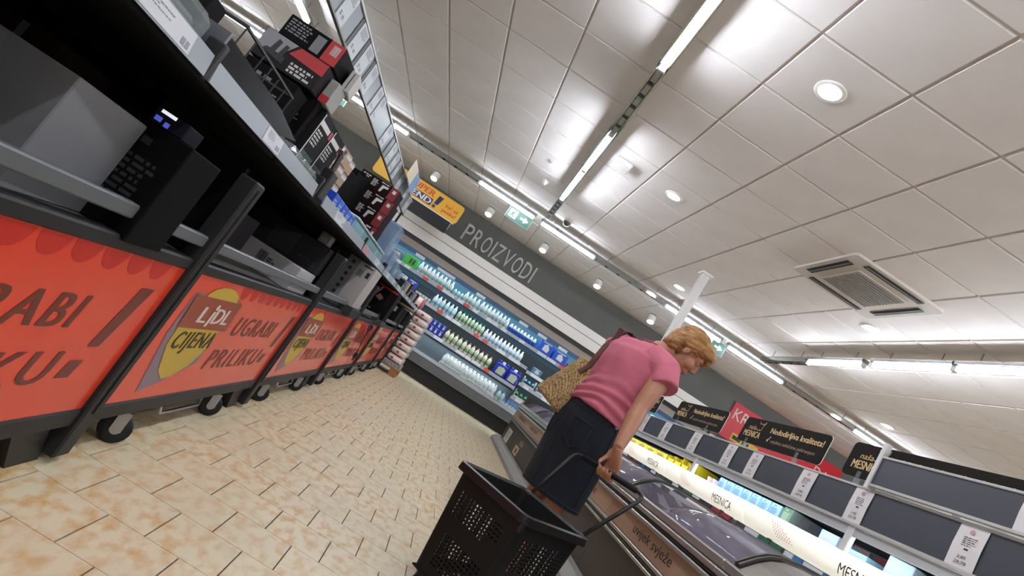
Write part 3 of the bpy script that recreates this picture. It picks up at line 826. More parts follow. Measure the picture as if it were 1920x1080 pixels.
# price edge strips clipped along the upper shelf
segs = [(-.95, .12), (.16, 1.222), (1.25, 2.2), (2.355, 3.42), (3.45, 4.5), (4.53, 5.6), (5.63, 6.7), (6.73, 7.8), (7.83, 8.9)]
cards = {1: [(.3, .55), (.72, 1.14)], 2: [(1.6, 1.74)], 3: [(2.6, 2.8)], 4: [(3.5, 3.62), (4.0, 4.2)]}
E2 = Vector((-.008, 0, .05)).normalized()
for k, (ya, yb) in enumerate(segs):
    t = thing('price_strip', (RX, (ya + yb) / 2, 1.045), 'grey price strip along the upper shelf edge, %s counted from the near end' % ORD[k], 'price strip', 'price strips on the upper shelf edge')
    MB().add([(RX - .004, ya, 1.045), (RX - .004, yb, 1.045), (RX - .012, yb, 1.095), (RX - .012, ya, 1.095),
              (RX - .009, ya, 1.045), (RX - .009, yb, 1.045), (RX - .018, yb, 1.095), (RX - .018, ya, 1.095)],
             [(0, 1, 2, 3), (7, 6, 5, 4), (0, 4, 5, 1), (3, 2, 6, 7), (0, 3, 7, 4), (1, 5, 6, 2)]).build('strip', mEdge, t)
    MB().bbox((RX - .05, yb + .002, 1.04), (RX - .006, yb + .024, 1.13), .004).build('end_clip', mBlack, t)
    for n, (u0, u1) in enumerate(cards.get(k, [(ya + .2, ya + .4), (ya + .7, ya + .85)])):
        o2 = (RX - .0035, 0, 1.047)
        c_ = MB().add([Vector(o2) + Y * a + E2 * b for a, b in ((u0, .002), (u1, .002), (u1, .046), (u0, .046))], [(0, 1, 2, 3)]).build('price_card', mat('price_card_white', '#c9cbd0', .5) if not (k == 4 and n == 0) else mat('price_card_red', '#d87a7c', .5), t)
        m = MB(); scribble(m, u0 + .02, .02, u1 - .06, .042, 4, o2, Y, E2, .0006, n + k, .6); rect(m, u1 - .04, .008, u1 - .026, .022, o2, Y, E2, .0006); rect(m, u1 - .022, .008, u1 - .01, .022, o2, Y, E2, .0006)
        m.build('price_print', mat('price_print_grey', '#8b8e99', .6), c_)

# ---- goods on the shelves
def mc(col, r=.5): return mat('carton_' + col.strip('#'), col, max(r, .7) if r >= .5 else r, spec=.1 if r >= .5 else .4)
mInk = mat('ink_white', '#c9c6c2', .5); mInkD = mat('ink_dark', '#26262a', .5); mInkG = mat('ink_grey', '#77757a', .5); mInkR = mat('ink_red', '#b3262b', .45)
def box_thing(name, cx, cy, z, wx, dy, h, col, label, rot=0, cat='box', group=None, prints=(), top=None):
    """carton whose printed front looks towards -y before turning by rot (about its base centre)"""
    t2 = thing(name, (cx, cy, z), label, cat, group)
    t2.rotation_euler = (0, 0, rot)
    ORG[t2.name] = Vector((0, 0, 0))
    MB().bbox((-wx / 2, -dy / 2, 0), (wx / 2, dy / 2, h), .003).build('carton', col, t2)
    for nm, m_, fn in prints:
        m = MB(); fn(m, (-wx / 2, -dy / 2 - .0006, 0), wx, h); m.build(nm, m_, t2)
    fl = MB().box((-wx / 2 + .004, -.002, h), (wx / 2 - .004, .002, h + .0006)); fl.build('flap_seam', mInkD, t2)
    return t2
FX = (X, Z)
# top of the island, nearest to the camera
zt = 1.06
t = thing('blister_tray', (-.98, 1.1, zt), 'clear plastic tray of wrapped goods at the near end of the upper shelf', 'tray')
mClear = mat('clear_plastic', '#aab4b4', .05, alpha=.35); mSmoke = mat('smoked_acrylic', '#08080d', .3, alpha=.86, spec=.05)
MB().bbox((-1.2, .95, zt), (-.79, 1.23, zt + .1), .02).build('clear_lid', mClear, t)
for k in range(4):
    MB().bbox((-1.17 + k * .095, .97, zt + .003), (-1.09 + k * .095, 1.2, zt + .07), .012).build('wrapped_pack', [mat('wrap_green', '#4f5f58', .4), mat('wrap_grey', '#6b7072', .4)][k % 2], t)
box_thing('carton_box', -.91, 1.3, zt, .1, .07, .16, mc('#171516'), 'small dark printed carton between the clear tray and the wire basket', 0, prints=[('print', mInkG, lambda m, o, W, Hh: scribble(m, .02, .02, W - .02, .1, 4, o, X, Z, 0, 2))])
# wire basket
t = thing('wire_basket', (-.95, 1.52, zt), 'black wire mesh basket on the upper shelf behind the smoked acrylic tray', 'basket')
bx0, bx1, by0, by1, bz1 = -1.1, -.83, 1.38, 1.78, zt + .17
m = MB()
for z in (zt + .006, zt + .06, zt + .115, bz1):
    MB().tube([(bx0, by0, z), (bx1, by0, z), (bx1, by1, z), (bx0, by1, z)], .0035 if z < bz1 else .005, 6, closed=True).build('hoop_wire', mBlack, t)
for k in range(7):
    y = by0 + k * (by1 - by0) / 6
    MB().tube([(bx1, y, bz1), (bx1, y, zt + .004), (bx0, y, zt + .004), (bx0, y, bz1)], .0025, 6).build('cross_wire', mBlack, t)
for k in range(5):
    x = bx0 + k * (bx1 - bx0) / 4
    MB().tube([(x, by0, bz1), (x, by0, zt + .008), (x, by1, zt + .008), (x, by1, bz1)], .0025, 6).build('cross_wire', mBlack, t)
# smoked tray
t = thing('acrylic_tray', (-.79, 1.52, zt), 'smoked acrylic riser tray along the shelf edge under the black cartons', 'tray')
MB().add([(-.758, 1.25, zt + .02), (-.758, 1.62, zt + .02), (-.766, 1.84, zt + .07), (-.772, 1.64, zt + .096), (-.772, 1.25, zt + .098)], [(0, 1, 2, 3, 4)]).add([(-.762, 1.25, zt + .02), (-.762, 1.62, zt + .02), (-.77, 1.84, zt + .07), (-.776, 1.64, zt + .096), (-.776, 1.25, zt + .098)], [(4, 3, 2, 1, 0)]).build('front_panel', mSmoke, t)
MB().box((-.83, 1.235, zt), (-.762, 1.245, zt + .1)).build('end_panel', mat('acrylic_edge', '#55565e', .25), t)
MB().box((-.83, 1.245, zt), (-.775, 1.82, zt + .02)).build('tray_floor', mBlack, t)
# cartons
wr = lambda n, s: (lambda m, o, W, Hh: (scribble(m, W * .12, Hh * .2, W * .88, Hh * .7, n + 6, o, X, Z, 0, s), scribble(m, W * .3, Hh * .78, W * .6, Hh * .9, 1, o, X, Z, 0, s + 1)))
box_thing('tool_carton', -.965, 1.9, zt, .2, .1, .23, mc('#0b0a0b'), 'black carton with small white print behind the wire basket', -.03, prints=[('print', mInkG, wr(7, 3))])
box_thing('tool_carton', -.93, 2.0, zt + .0, .18, .05, .255, mc('#0e0a0b'), 'black carton with small white print right of the wire basket', .02, prints=[('print', mInkG, wr(9, 8))])
def greyred(m, o, W, Hh): poly(m, [(W * .02, Hh * .45), (W * .55, Hh * .95), (W * .02, Hh * .97)], o, X, Z)
box_thing('drill_carton', -.985, 2.02, zt + .257, .25, .18, .11, mc('#2c2a2c'), 'grey and red power tool carton lying under the top black carton', -.02,
          prints=[('grey_field', mat('print_pale_grey', '#8d8b92', .5), lambda m, o, W, Hh: poly(m, [(0.003, Hh * .3), (W * .35, Hh * .4), (W * .5, Hh * .98), (0.003, Hh * .98)], o, X, Z)),
                  ('red_field', mInkR, lambda m, o, W, Hh: poly(m, [(W * .45, Hh * .62), (W * .995, Hh * .55), (W * .995, Hh * .97), (W * .55, Hh * .97)], o, X, Z)),
                  ('tool_picture', mInkD, lambda m, o, W, Hh: (poly(m, [(W * .2, Hh * .45), (W * .28, Hh * .4), (W * .3, Hh * .8), (W * .24, Hh * .85)], o, X, Z, .001), poly(m, [(W * .33, Hh * .42), (W * .4, Hh * .4), (W * .42, Hh * .78), (W * .36, Hh * .8)], o, X, Z, .001), poly(m, [(W * .1, Hh * .3), (W * .45, Hh * .2), (W * .45, Hh * .42), (W * .15, Hh * .45)], o, X, Z, .001))),
                  ('lettering', mInk, lambda m, o, W, Hh: scribble(m, W * .55, Hh * .08, W * .93, Hh * .45, 3, o, X, Z, .0012, 4, .35))])
box_thing('tool_carton', -.965, 2.04, zt + .369, .225, .2, .085, mc('#0f0e0f'), 'black and red carton lying on top of the near carton stack', -.02,
          prints=[('print', mInkG, lambda m, o, W, Hh: (scribble(m, W * .05, Hh * .25, W * .5, Hh * .9, 5, o, X, Z, 0, 6), rect(m, W * .52, Hh * .1, W * .68, Hh * .85, o, X, Z))),
                  ('red_end', mInkR, lambda m, o, W, Hh: rect(m, W * .74, 0.002, W * .998, Hh * .99, o, X, Z, .0008)),
                  ('bar_code_patch', mInk, lambda m, o, W, Hh: barcode(m, W * .82, Hh * .4, W * .94, Hh * .85, o, X, Z, .0014))])
box_thing('blister_pack', -.83, 2.09, zt + .352, .035, .1, .085, mc('#b9b6b2'), 'white blister pack beside the top black carton', .15, prints=[('print', mInkD, lambda m, o, W, Hh: rect(m, W * .4, Hh * .1, W * .5, Hh * .9, o, X, Z))])
box_thing('carton_box', -.838, 2.03, zt + .258, .036, .1, .092, mc('#9a9896'), 'pale grey carton end under the white blister pack', .0, prints=[('red_band', mInkR, lambda m, o, W, Hh: rect(m, 0.002, .002, W * .98, Hh * .3, o, X, Z))])
# side-on cartons with white drawings (their printed side looks at the aisle)
def aisle(fn):   # print on the +x side: box turned by 90 degrees, so print front
    return fn
for k in range(2):
    cy = 2.122 + k * .174
    box_thing('tool_carton', -.915, cy, zt, .17, .19, .255, mc('#222225'), ['nearer', 'farther'][k] + ' dark grey carton with drawings and white lettering on its aisle side', PI / 2,
              prints=[('green_field', mat('print_green_grey', '#2f3d37', .5), lambda m, o, W, Hh: rect(m, W * .05, Hh * .05, W * .9, Hh * .38, o, X, Z)),
                      ('lettering', mInk, lambda m, o, W, Hh: (scribble(m, W * .1, Hh * .5, W * .6, Hh * .75, 5, o, X, Z, .0008, 5), rect(m, W * .05, Hh * .8, W * .75, Hh * .88, o, X, Z, .0008), rect(m, W * .0, Hh * .02, W * .05, Hh * .96, o, X, Z, .0008))),
                      ('red_mark', mInkR, lambda m, o, W, Hh: rect(m, W * .82, Hh * .78, W * .97, Hh * .9, o, X, Z, .0008))])
# orange and white striped packs
for k in range(3):
    for r in range(4):
        box_thing('striped_pack', -.925 + .01 * (k % 2), 2.46 + k * .128, zt + r * .07, .14, .12, .068, mc('#a8907c'), '%s brown and white pack, layer %s, behind the black clip' % (ORD[k], ORD[r]), PI / 2 - .1, 'pack', 'brown and white packs',
                  prints=[('stripes', mInk, lambda m, o, W, Hh: (rect(m, 0.004, Hh * .1, W * .45, Hh * .3, o, X, Z), rect(m, W * .5, Hh * .6, W * .98, Hh * .85, o, X, Z))), ('dark_mark', mInkD, lambda m, o, W, Hh: poly(m, [(W * .1, Hh * .5), (W * .3, Hh * .5), (W * .4, Hh * .9), (W * .2, Hh * .9)], o, X, Z))])
# clear clamshells along the edge
for k in range(3):
    t2 = thing('clamshell_pack', (-.82, 1.95 + k * .14, zt), '%s clear clamshell pack lying on the shelf edge below the dark cartons' % ORD[k], 'pack', 'clear clamshell packs')
    MB().bbox((-.87, 1.89 + k * .14, zt), (-.77, 2.02 + k * .14, zt + .07), .02).build('clear_shell', mClear, t2)
    MB().bbox((-.85, 1.9 + k * .14, zt + .002), (-.8, 2.0 + k * .14, zt + .03), .004).build('backing_card', [mInkR, mInkG, mInkD][k], t2)
# upright joint bracket at the second post
t = thing('shelf_clip', (RX + .0, 2.31, 1.06), 'dark plastic divider clip standing at the shelf edge behind the clamshells', 'divider')
MB().bbox((-.79, 2.25, 1.06), (-.745, 2.33, 1.18), .006).build('clip_body', mBlack, t); MB().tube([(-.77, 2.29, 1.18), (-.78, 2.3, 1.25), (-.8, 2.33, 1.27)], .012, 8).build('clip_arm', mBlack, t)
# blue packs
for k in range(5):
    box_thing('blue_pack', -.8, 2.56 + k * .1, zt, .09, .06, .085, [mc('#1f52c4', .3), mc('#2b63cf', .3)][k % 2], '%s shiny blue pack along the upper shelf edge' % ORD[k], PI / 2, 'pack', 'shiny blue packs',
              prints=[('print', mInk, lambda m, o, W, Hh: scribble(m, W * .15, Hh * .3, W * .8, Hh * .75, 3, o, X, Z, 0, k))])
# glossy plastic boxes; teal glare is put into their colour
mTealGlare = mat('plastic_teal_glare', '#9fd0d8', .08, alpha=.6)
for k in range(4):
    y = 3.02 + k * .3
    t2 = thing('clear_box', (-.81, y + .14, zt), '%s clear plastic box with pale lid along the upper shelf edge past the blue packs' % ORD[k], 'box', 'clear plastic boxes')
    MB().bbox((-.88, y, zt), (-.76, y + .28, zt + .09), .012).build('box_body', mTealGlare, t2); MB().bbox((-.885, y - .003, zt + .09), (-.755, y + .283, zt + .102), .005).build('lid', mat('lid_teal_glare', '#b5d8dc', .15), t2)
# stacks of black and red cartons facing the camera
def bro(m, o, W, Hh):
    scribble(m, W * .05, Hh * .2, W * .27, Hh * .88, 5, o, X, Z, .0008, 3); scribble(m, W * .33, Hh * .3, W * .48, Hh * .85, 6, o, X, Z, .0008, 5)
    poly(m, [(W * .56, Hh * .2), (W * .61, Hh * .18), (W * .64, Hh * .55), (W * .74, Hh * .6), (W * .74, Hh * .75), (W * .58, Hh * .72)], o, X, Z, .0008); scribble(m, W * .53, Hh * .82, W * .76, Hh * .94, 1, o, X, Z, .0008, 8)
for nm, (x, y, z, W_, h_) in {'lowest': (-.91, 3.95, zt + .03, .17, .16), 'third from the top': (-.98, 3.96, zt + .19, .3, .105), 'second from the top': (-.985, 3.97, zt + .296, .31, .1), 'topmost': (-1.0, 3.98, zt + .397, .3, .095)}.items():
    box_thing('tool_carton', x, y, z, W_, .16, h_, mc('#211012'), 'black carton with red end, %s of the stack below the price rail' % nm, -.06, group='black cartons with red ends',
              prints=[('print', mInk, bro), ('red_end', mat('ink_dark_red', '#7c1a20', .45), lambda m, o, W, Hh: rect(m, W * .8, 0.002, W * .998, Hh * .98, o, X, Z, .0008)), ('code_patch', mInk, lambda m, o, W, Hh: rect(m, W * .86, Hh * .55, W * .94, Hh * .8, o, X, Z, .0014))])
box_thing('flat_carton', -.95, 3.97, zt, .3, .2, .03, mc('#2a2a2c'), 'flat dark carton under the stack of black and red cartons', 0, prints=[('print', mInkG, wr(1, 4))])
for k in range(3):
    box_thing('tool_carton', -1.12, 3.55 + .14 * k, zt, .12, .12, .36 + .04 * k, mc('#0b0b0c'), '%s upright black pack with white lettering left of the red-ended cartons' % ORD[k], -.25, 'box', 'upright black packs', prints=[('print', mInk, lambda m, o, W, Hh: scribble(m, W * .1, Hh * .55, W * .85, Hh * .9, 4, o, X, Z, .0008, k))])
box_thing('white_card', -1.15, 3.42, zt, .12, .02, .4, mc('#bdbab6'), 'white card standing behind the striped packs', -.3, 'card', prints=[('print', mInkG, lambda m, o, W, Hh: scribble(m, .02, Hh * .2, W - .02, Hh * .4, 2, o, X, Z, 0, 1))])
for k in range(4):
    y = 4.45 + .42 * k
    t2 = thing('clamshell_pack', (-.86, y, zt), '%s tall clear pack with coloured insert near the far end of the upper shelf' % ORD[k], 'pack', 'tall clear packs')
    h_ = [.36, .22, .18, .16][k]
    MB().bbox((-.95, y - .1, zt), (-.78, y + .1, zt + h_), .02).build('clear_shell', mat('clear_blue_plastic', '#8fa6c4', .1, alpha=.55), t2)
    MB().bbox((-.93, y - .08, zt + .003), (-.82, y + .06, zt + h_ * .8), .006).build('insert_card', [mc('#7f8aa8'), mc('#6b5a5a'), mc('#3b5f46'), mc('#9a8f96')][k], t2)
for k in range(6):
    box_thing('mixed_carton', -.9, 6.1 + .43 * k, zt, .2, .3, .12 + .03 * (k % 3), [mc('#2a2b33'), mc('#8d9196'), mc('#4a2a2c')][k % 3], '%s small mixed carton at the far end of the upper shelf' % ORD[k], PI / 2, prints=[('print', mInk, wr(2, k))])
# goods in the lower bins
zb = .656
box_thing('grey_package', -.98, 1.2, zb, .3, .3, .24, mc('#77777a'), 'pale grey wrapped package at the near end of the lower bin', .1, prints=[('tape', mInkG, lambda m, o, W, Hh: rect(m, W * .45, .005, W * .55, Hh * .98, o, X, Z))])
box_thing('appliance_carton', -1.05, 1.6, zb, .42, .18, .22, mc('#0a0a0b'), 'black carton with faint white lettering left of the first post', .0, prints=[('lettering', mInkG, lambda m, o, W, Hh: (text(m, 'ABS', o + Vector((.02, 0, Hh * .55)) if isinstance(o, Vector) else Vector(o) + Vector((.02, 0, Hh * .55)), X, Z, .1, .035, .0008), scribble(m, .03, Hh * .2, W * .4, Hh * .42, 2, o, X, Z, .0008, 7)))])
box_thing('brown_carton', -1.25, 1.5, zb + .0, .2, .2, .3, mc('#33271f'), 'brown carton standing at the back of the lower bin by the first post', 0, prints=[('tape', mInkG, lambda m, o, W, Hh: rect(m, W * .45, .005, W * .55, Hh * .98, o, X, Z))])
box_thing('dark_carton', -.83, 1.42, zb, .2, .16, .255, mc('#0a0a0b'), 'plain black carton under the small box with blue print', 0, prints=[('print', mat('print_mid_grey', '#2f2d30', .5), wr(2, 3))])
box_thing('gadget_box', -.815, 1.385, zb + .256, .085, .08, .04, mc('#1b1b26'), 'small black box with glowing blue and white print in the dark under the shelf', .05, prints=[('print', mat('print_glow_blue', '#5560c8', .4, emit=.3), lambda m, o, W, Hh: (rect(m, W * .1, Hh * .2, W * .3, Hh * .5, o, X, Z), rect(m, W * .4, Hh * .1, W * .55, Hh * .4, o, X, Z))), ('white_print', mat('print_glow_white', '#e8eef8', .4, emit=.4), lambda m, o, W, Hh: rect(m, W * .15, Hh * .75, W * .6, Hh * .95, o, X, Z))])  # emission added to the blue and white print, which is no lamp
wbx = -.985
t = thing('glow_tag', (-.84, 1.795, .955), 'tiny glowing yellow tag with a white wire under the shelf by the first post', 'tag')
MB().ell((-.84, 1.79, .95), (.004, .01, .008)).build('yellow_tag', mat('tag_glow_yellow_green', '#c9d62a', .4, emit=.3), t)  # tag added for a small yellow-green highlight; glows without being a lamp
MB().tube([(-.84, 1.775, .965), (-.838, 1.79, .957), (-.84, 1.81, .952), (-.842, 1.83, .955)], .0018, 6).build('white_wire', mInk, t)
box_thing('white_carton', wbx, 3.0, zb, .37, .3, .125, mc('#b3aeb0'), 'low white carton with a bar code patch in the lower bin past the first post', .0,
          prints=[('bar_code', mInkD, lambda m, o, W, Hh: (barcode(m, W * .42, Hh * .42, W * .54, Hh * .82, o, X, Z, .0006), scribble(m, W * .56, Hh * .5, W * .68, Hh * .7, 2, o, X, Z, .0006, 2))), ('edge_fold', mInkG, lambda m, o, W, Hh: rect(m, W * .03, 0.002, W * .036, Hh * .98, o, X, Z, .0006))])
box_thing('dark_carton', -1.02, 3.2, zb + .127, .44, .22, .16, mc('#2c2a2d'), 'dark grey carton lying on the low white carton', 0, prints=[('print', mat('print_mid_grey', '#565359', .5), lambda m, o, W, Hh: (poly(m, [(W * .3, Hh * .1), (W * .62, Hh * .1), (W * .62, Hh * .9), (W * .3, Hh * .7)], o, X, Z), scribble(m, W * .7, Hh * .15, W * .95, Hh * .35, 2, o, X, Z, .0008, 3)))])
box_thing('grey_carton', -1.15, 2.6, zb, .2, .3, .2, mc('#2f2c2e'), 'grey carton at the back of the lower bin past the first post', 0, prints=[('print', mInkG, wr(2, 3))])
box_thing('small_carton', -.86, 3.12, zb + .29, .06, .08, .06, mc('#6b675f'), 'small grey carton on top of the dark carton under the shelf', 0, prints=[('print', mInkG, wr(1, 3))])
# appliance carton with a column of round icons
def icons(m, o, W, Hh):
    for i in range(6):
        cx_, cz_ = W * .54, Hh * (.1 + .155 * i)
        poly(m, [(cx_ + .0135 * math.cos(q_ * PI / 6), cz_ + .0135 * math.sin(q_ * PI / 6)) for q_ in range(12)], o, X, Z, .0014)
box_thing('appliance_carton', -.89, 4.2, zb + .06, .36, .3, .312, mc('#aaa3a2'), 'tall white and grey appliance carton with a column of round black icons', .0,
          prints=[('black_side', mat('print_black', '#131314', .5), lambda m, o, W, Hh: rect(m, 0.002, .002, W * .42, Hh * .998, o, X, Z)),
                  ('grey_column', mat('print_column_grey', '#77787a', .5), lambda m, o, W, Hh: rect(m, W * .42, .002, W * .66, Hh * .998, o, X, Z, .0008)),
                  ('round_icon', mInkD, icons), ('code_patch', mInkG, lambda m, o, W, Hh: (rect(m, W * .7, Hh * .65, W * .82, Hh * .82, o, X, Z, .0008),)), ('dark_mark', mInkD, lambda m, o, W, Hh: (rect(m, W * .88, Hh * .7, W * .95, Hh * .84, o, X, Z, .0008), rect(m, W * .75, Hh * .92, W * .95, Hh * .95, o, X, Z, .0008)))])
box_thing('flat_carton', -.89, 4.2, zb, .4, .34, .058, mc('#3b3b3e'), 'flat dark carton under the appliance carton', 0, prints=[('print', mInkG, wr(1, 2))])
def toolpic(m, o, W, Hh):
    poly(m, [(W * .2, Hh * .15), (W * .24, Hh * .15), (W * .5, Hh * .9), (W * .44, Hh * .92)], o, X, Z, .0008)
    poly(m, [(W * .42, Hh * .55), (W * .6, Hh * .5), (W * .66, Hh * .62), (W * .5, Hh * .7)], o, X, Z, .0008); scribble(m, W * .3, Hh * .12, W * .5, Hh * .2, 1, o, X, Z, .0008, 3)
box_thing('tool_carton', -.86, 5.95, zb + .05, .33, .3, .32, mc('#151214'), 'black tool carton with a red tool picture past the appliance carton', 0, prints=[('tool_picture', mat('ink_pinkish', '#a8787a', .5), toolpic), ('red_band', mInkR, lambda m, o, W, Hh: rect(m, W * .3, Hh * .92, W * .99, Hh * .985, o, X, Z, .0008))])
box_thing('flat_carton', -.86, 5.95, zb, .36, .34, .048, mc('#4b4d52'), 'grey tray under the black tool carton', 0, prints=[('print', mInk, wr(1, 2))])
box_thing('tool_carton', -.84, 7.5, zb + .04, .17, .3, .27, mc('#171517'), 'black carton with pale picture near the far end of the lower bin', 0, prints=[('tool_picture', mInk, lambda m, o, W, Hh: (poly(m, [(W * .1, Hh * .15), (W * .4, Hh * .1), (W * .2, Hh * .5)], o, X, Z), rect(m, W * .4, Hh * .6, W * .7, Hh * .85, o, X, Z)))])
box_thing('tool_carton', -.83, 8.7, zb + .04, .15, .3, .26, mc('#1a1818'), 'last black carton at the far end of the lower bin', 0, prints=[('tool_picture', mInk, lambda m, o, W, Hh: poly(m, [(W * .2, Hh * .1), (W * .6, Hh * .4), (W * .5, Hh * .8), (W * .3, Hh * .6)], o, X, Z))])
for k in range(5):
    box_thing('mixed_carton', -1.3, 4.9 + .75 * k, zb, .3, .4, .3 - .03 * (k % 2), [mc('#242426'), mc('#3a3a3d')][k % 2], '%s dark carton standing at the back of the far lower bins' % ORD[k], 0, prints=[('print', mInkG, wr(3, k))])
# cable hanging from a carton, with its plug
t = thing('power_cable', (RX + .03, 5.5, .27), 'coiled black power cable with plug hanging over the red panel', 'cable')
cp = [(-.73, 5.6, .76), (-.7, 5.58, .7), (-.712, 5.5, .66)]
for i in range(22):
    a = i * .95
    cp.append((-.71 + .01 * math.sin(a * 2), 5.45 + .07 * math.cos(a) + .004 * i, .6 + .045 * math.sin(a) - .001 * i))
cp += [(-.71, 5.5, .53), (-.712, 5.58, .45), (-.71, 5.68, .36), (-.71, 5.71, .33)]
MB().tube(cp, .005, 6).build('cord', mBlack, t, smooth=True)
MB().bbox((-.722, 5.69, .27), (-.69, 5.75, .33), .008).cyl((-.71, 5.71, .27), (-.71, 5.71, .24), .005).cyl((-.71, 5.735, .27), (-.71, 5.735, .24), .005).build('plug', mBlack, t)

# pallet of toilet paper at the end of the island
t = thing('pallet', (-.8, 9.35, 0), 'wooden pallet under the wrapped paper rolls at the end of the island', 'pallet')
mWood = mat('pallet_wood', '#a9794a', .7, var=.12, scale=9)
for x in (-1.18, -.8, -.42):
    for y in (9.06, 9.64): MB().box((x - .14, y - .05, .02), (x - .02, y + .05, .1)).build('block', mWood, t)
for x in (-1.18, -.8, -.42): MB().box((x - .14, 9.0, 0), (x - .02, 9.7, .02)).build('runner', mWood, t)
for k in range(5): MB().box((-1.32, 9.0 + k * .145, .1), (-.44, 9.12 + k * .145, .12)).build('deck_board', mWood, t)
t = thing('display_tray', (-.8, 9.35, .12), 'printed cardboard tray on the pallet under the paper rolls', 'tray')
MB().bbox((-1.3, 9.01, .121), (-.45, 9.69, .2), .006).build('tray_body', mat('tray_print', '#9b9a98', .5, var=.3, scale=30), t)
mBale = mat('paper_bale_wrap', '#f0e0d8', .25, var=.04, scale=6, coat=.4); mBaleR = mat('bale_mark_red', '#b0403a', .4)
for lay in range(8):
    for k in range(3):
        x0 = -1.28 + k * .275; z0 = .201 + lay * .113
        nm = 'wrapped bale of paper rolls, layer %s from below, %s from the aisle' % (ORD[lay], ORD[2 - k])
        t2 = thing('paper_roll_pack', (x0 + .135, 9.3, z0), nm, 'paper pack', 'wrapped bales of paper rolls')
        m = MB()
        rings = []
        for i in range(13):
            y = 9.02 + i * .05; bl = .012 * abs(math.sin(i * PI / 2)) if i % 2 else 0
            e_ = .02 if i in (0, 12) else 0
            rings.append([Vector((x0 + .135 + (.134 - bl - e_) * (abs(math.cos(a)) ** .4) * (1 if math.cos(a) > 0 else -1), y, z0 + .056 + (.055 - bl * .5 - e_) * (abs(math.sin(a)) ** .4) * (1 if math.sin(a) > 0 else -1))) for a in [q * 2 * PI / 20 for q in range(20)]])
        m.loft(rings).build('wrapped_rolls', mBale, t2, smooth=True)
        if k == 2:
            m = MB(); rect(m, .07 + .03 * (lay % 2), .035, .11 + .03 * (lay % 2), .07, (x0, 9.018, z0), X, Z, .004); m.build('red_mark', mBaleR, t2)
t2 = thing('paper_roll_pack', (-.95, 9.3, .201 + 8 * .113), 'loose wrapped roll pack lying on top of the paper bales', 'paper pack')
MB().lathe([(.06, -.22), (.085, -.2), (.085, .2), (.06, .22)], 16, M=Matrix.Translation((-.92, 9.2, .201 + 8 * .113 + .086)) @ Matrix.Rotation(PI / 2, 4, 'Y')).build('wrapped_rolls', mBale, t2, smooth=True)
MB().lathe([(.062, 0), (.088, .01), (.088, .05), (.062, .06)], 16, M=Matrix.Translation((-.75, 9.2, .201 + 8 * .113 + .086)) @ Matrix.Rotation(PI / 2, 4, 'Y')).build('pink_end', mat('wrap_pink', '#c4727a', .4), t2, smooth=True)

# price rail above the island
t = thing('price_rail', (-1.6, 3.6, 2.08), 'long overhead rail of grey panels and white price sheets above the shelves', 'price rail')
MB().box((-1.612, -1.0, 2.085), (-1.606, 8.3, 2.31)).build('back_strip', mat('rail_panel_grey', '#686d70', .4), t)
MB().bbox((-1.618, -1.0, 2.305), (-1.592, 8.3, 2.322), .003).build('top_profile', mat('rail_profile', '#b5b5b3', .4), t)
MB().bbox((-1.618, -1.0, 2.073), (-1.592, 8.3, 2.09), .003).build('bottom_profile', mat('rail_profile_dark', '#54524e', .4), t)
m2 = mat('price_sheet_white', '#b3b5b8', .5)
y = -.6; k = 0
rr = random.Random(3)
sheets = [(-.6, -.4), (.1, .3), (.55, .75), (1.2, 1.42), (1.8, 2.0), (2.5, 2.68), (3.22, 3.38), (3.6, 3.78), (3.86, 4.04), (4.15, 4.31), (4.52, 4.67), (4.71, 4.86), (5.3, 5.5), (5.8, 6.0), (6.1, 6.3), (6.4, 6.55), (6.85, 7.05), (7.5, 7.7), (7.95, 8.2)]
for k, (a, b) in enumerate(sheets):
    s_ = MB().box((-1.605, a, 2.09), (-1.599, b, 2.305)).build('price_sheet', m2, t)
    m = MB(); o = (-1.599, a, 2.09); scribble(m, .03, .14, b - a - .01, .2, 6, o, Y, Z, .001, k, .6); scribble(m, .03, .03, .03 + (b - a) * .25, .06, 2, o, Y, Z, .001, k + 50); scribble(m, (b - a) * .5, .03, (b - a) * .75, .055, 2, o, Y, Z, .001, k + 90); m.build('price_print', mInkD, s_)
for a in (3.55, 3.81, 4.1, 4.67, 5.62): MB().box((-1.605, a, 2.09), (-1.6015, a + .05, 2.305)).build('dark_slot', mat('slot_black', '#1b1b1c', .5), t)
for a in (-.9, 8.22): MB().bbox((-1.64, a, 1.061), (-1.612, a + .04, 2.31), .003).build('support_post', mDark, t)
for a in (1.4, 2.75, 4.0): MB().bbox((-1.61, a, 2.322), (-1.6, a + .05, 2.37), .003).build('clip', mClear, t)

# hanging promotion sign
t = thing('hanging_sign', (-1.7, 10.75, 2.57), 'yellow and orange hanging promotion sign with black board below, end of the island', 'sign')
mY = mat('sign_yellow', '#e6b52e', .45, col2='#e3a22c', scale=.6)
sx0, sx1 = -3.05, -1.17; sz0, sz1 = 2.84, 3.21
MB().prism(rrect(sx0, sz0, sx1, sz1, .06), (0, 10.75, 0), X, Z, -.015).build('yellow_board', mY, t)
o = (sx0, 10.7495, sz0); E_ = .0015
mO = mat('sign_red_orange', '#cf4a22', .45); mNavy = mat('sign_navy', '#27225f', .45)
m = MB(); text(m, 'SUPER', (sx0 + .7, 10.7495, sz0 + .21), X, Z, .55, .115, E_, .1, .006); m.build('lettering', mO, t)
m = MB(); poly(m, [(p_[0], p_[1]) for p_ in rrect(.5, .035, 1.28, .175, .02)], o, X, Z, E_)
poly(m, [(1.32, .12), (1.4, .12), (1.44, .3), (1.34, .3)], o, X, Z, E_); poly(m, [(1.345 + .035 * math.cos(q_ * PI / 5), .07 + .035 * math.sin(q_ * PI / 5)) for q_ in range(10)], o, X, Z, E_); m.build('navy_block', mNavy, t)
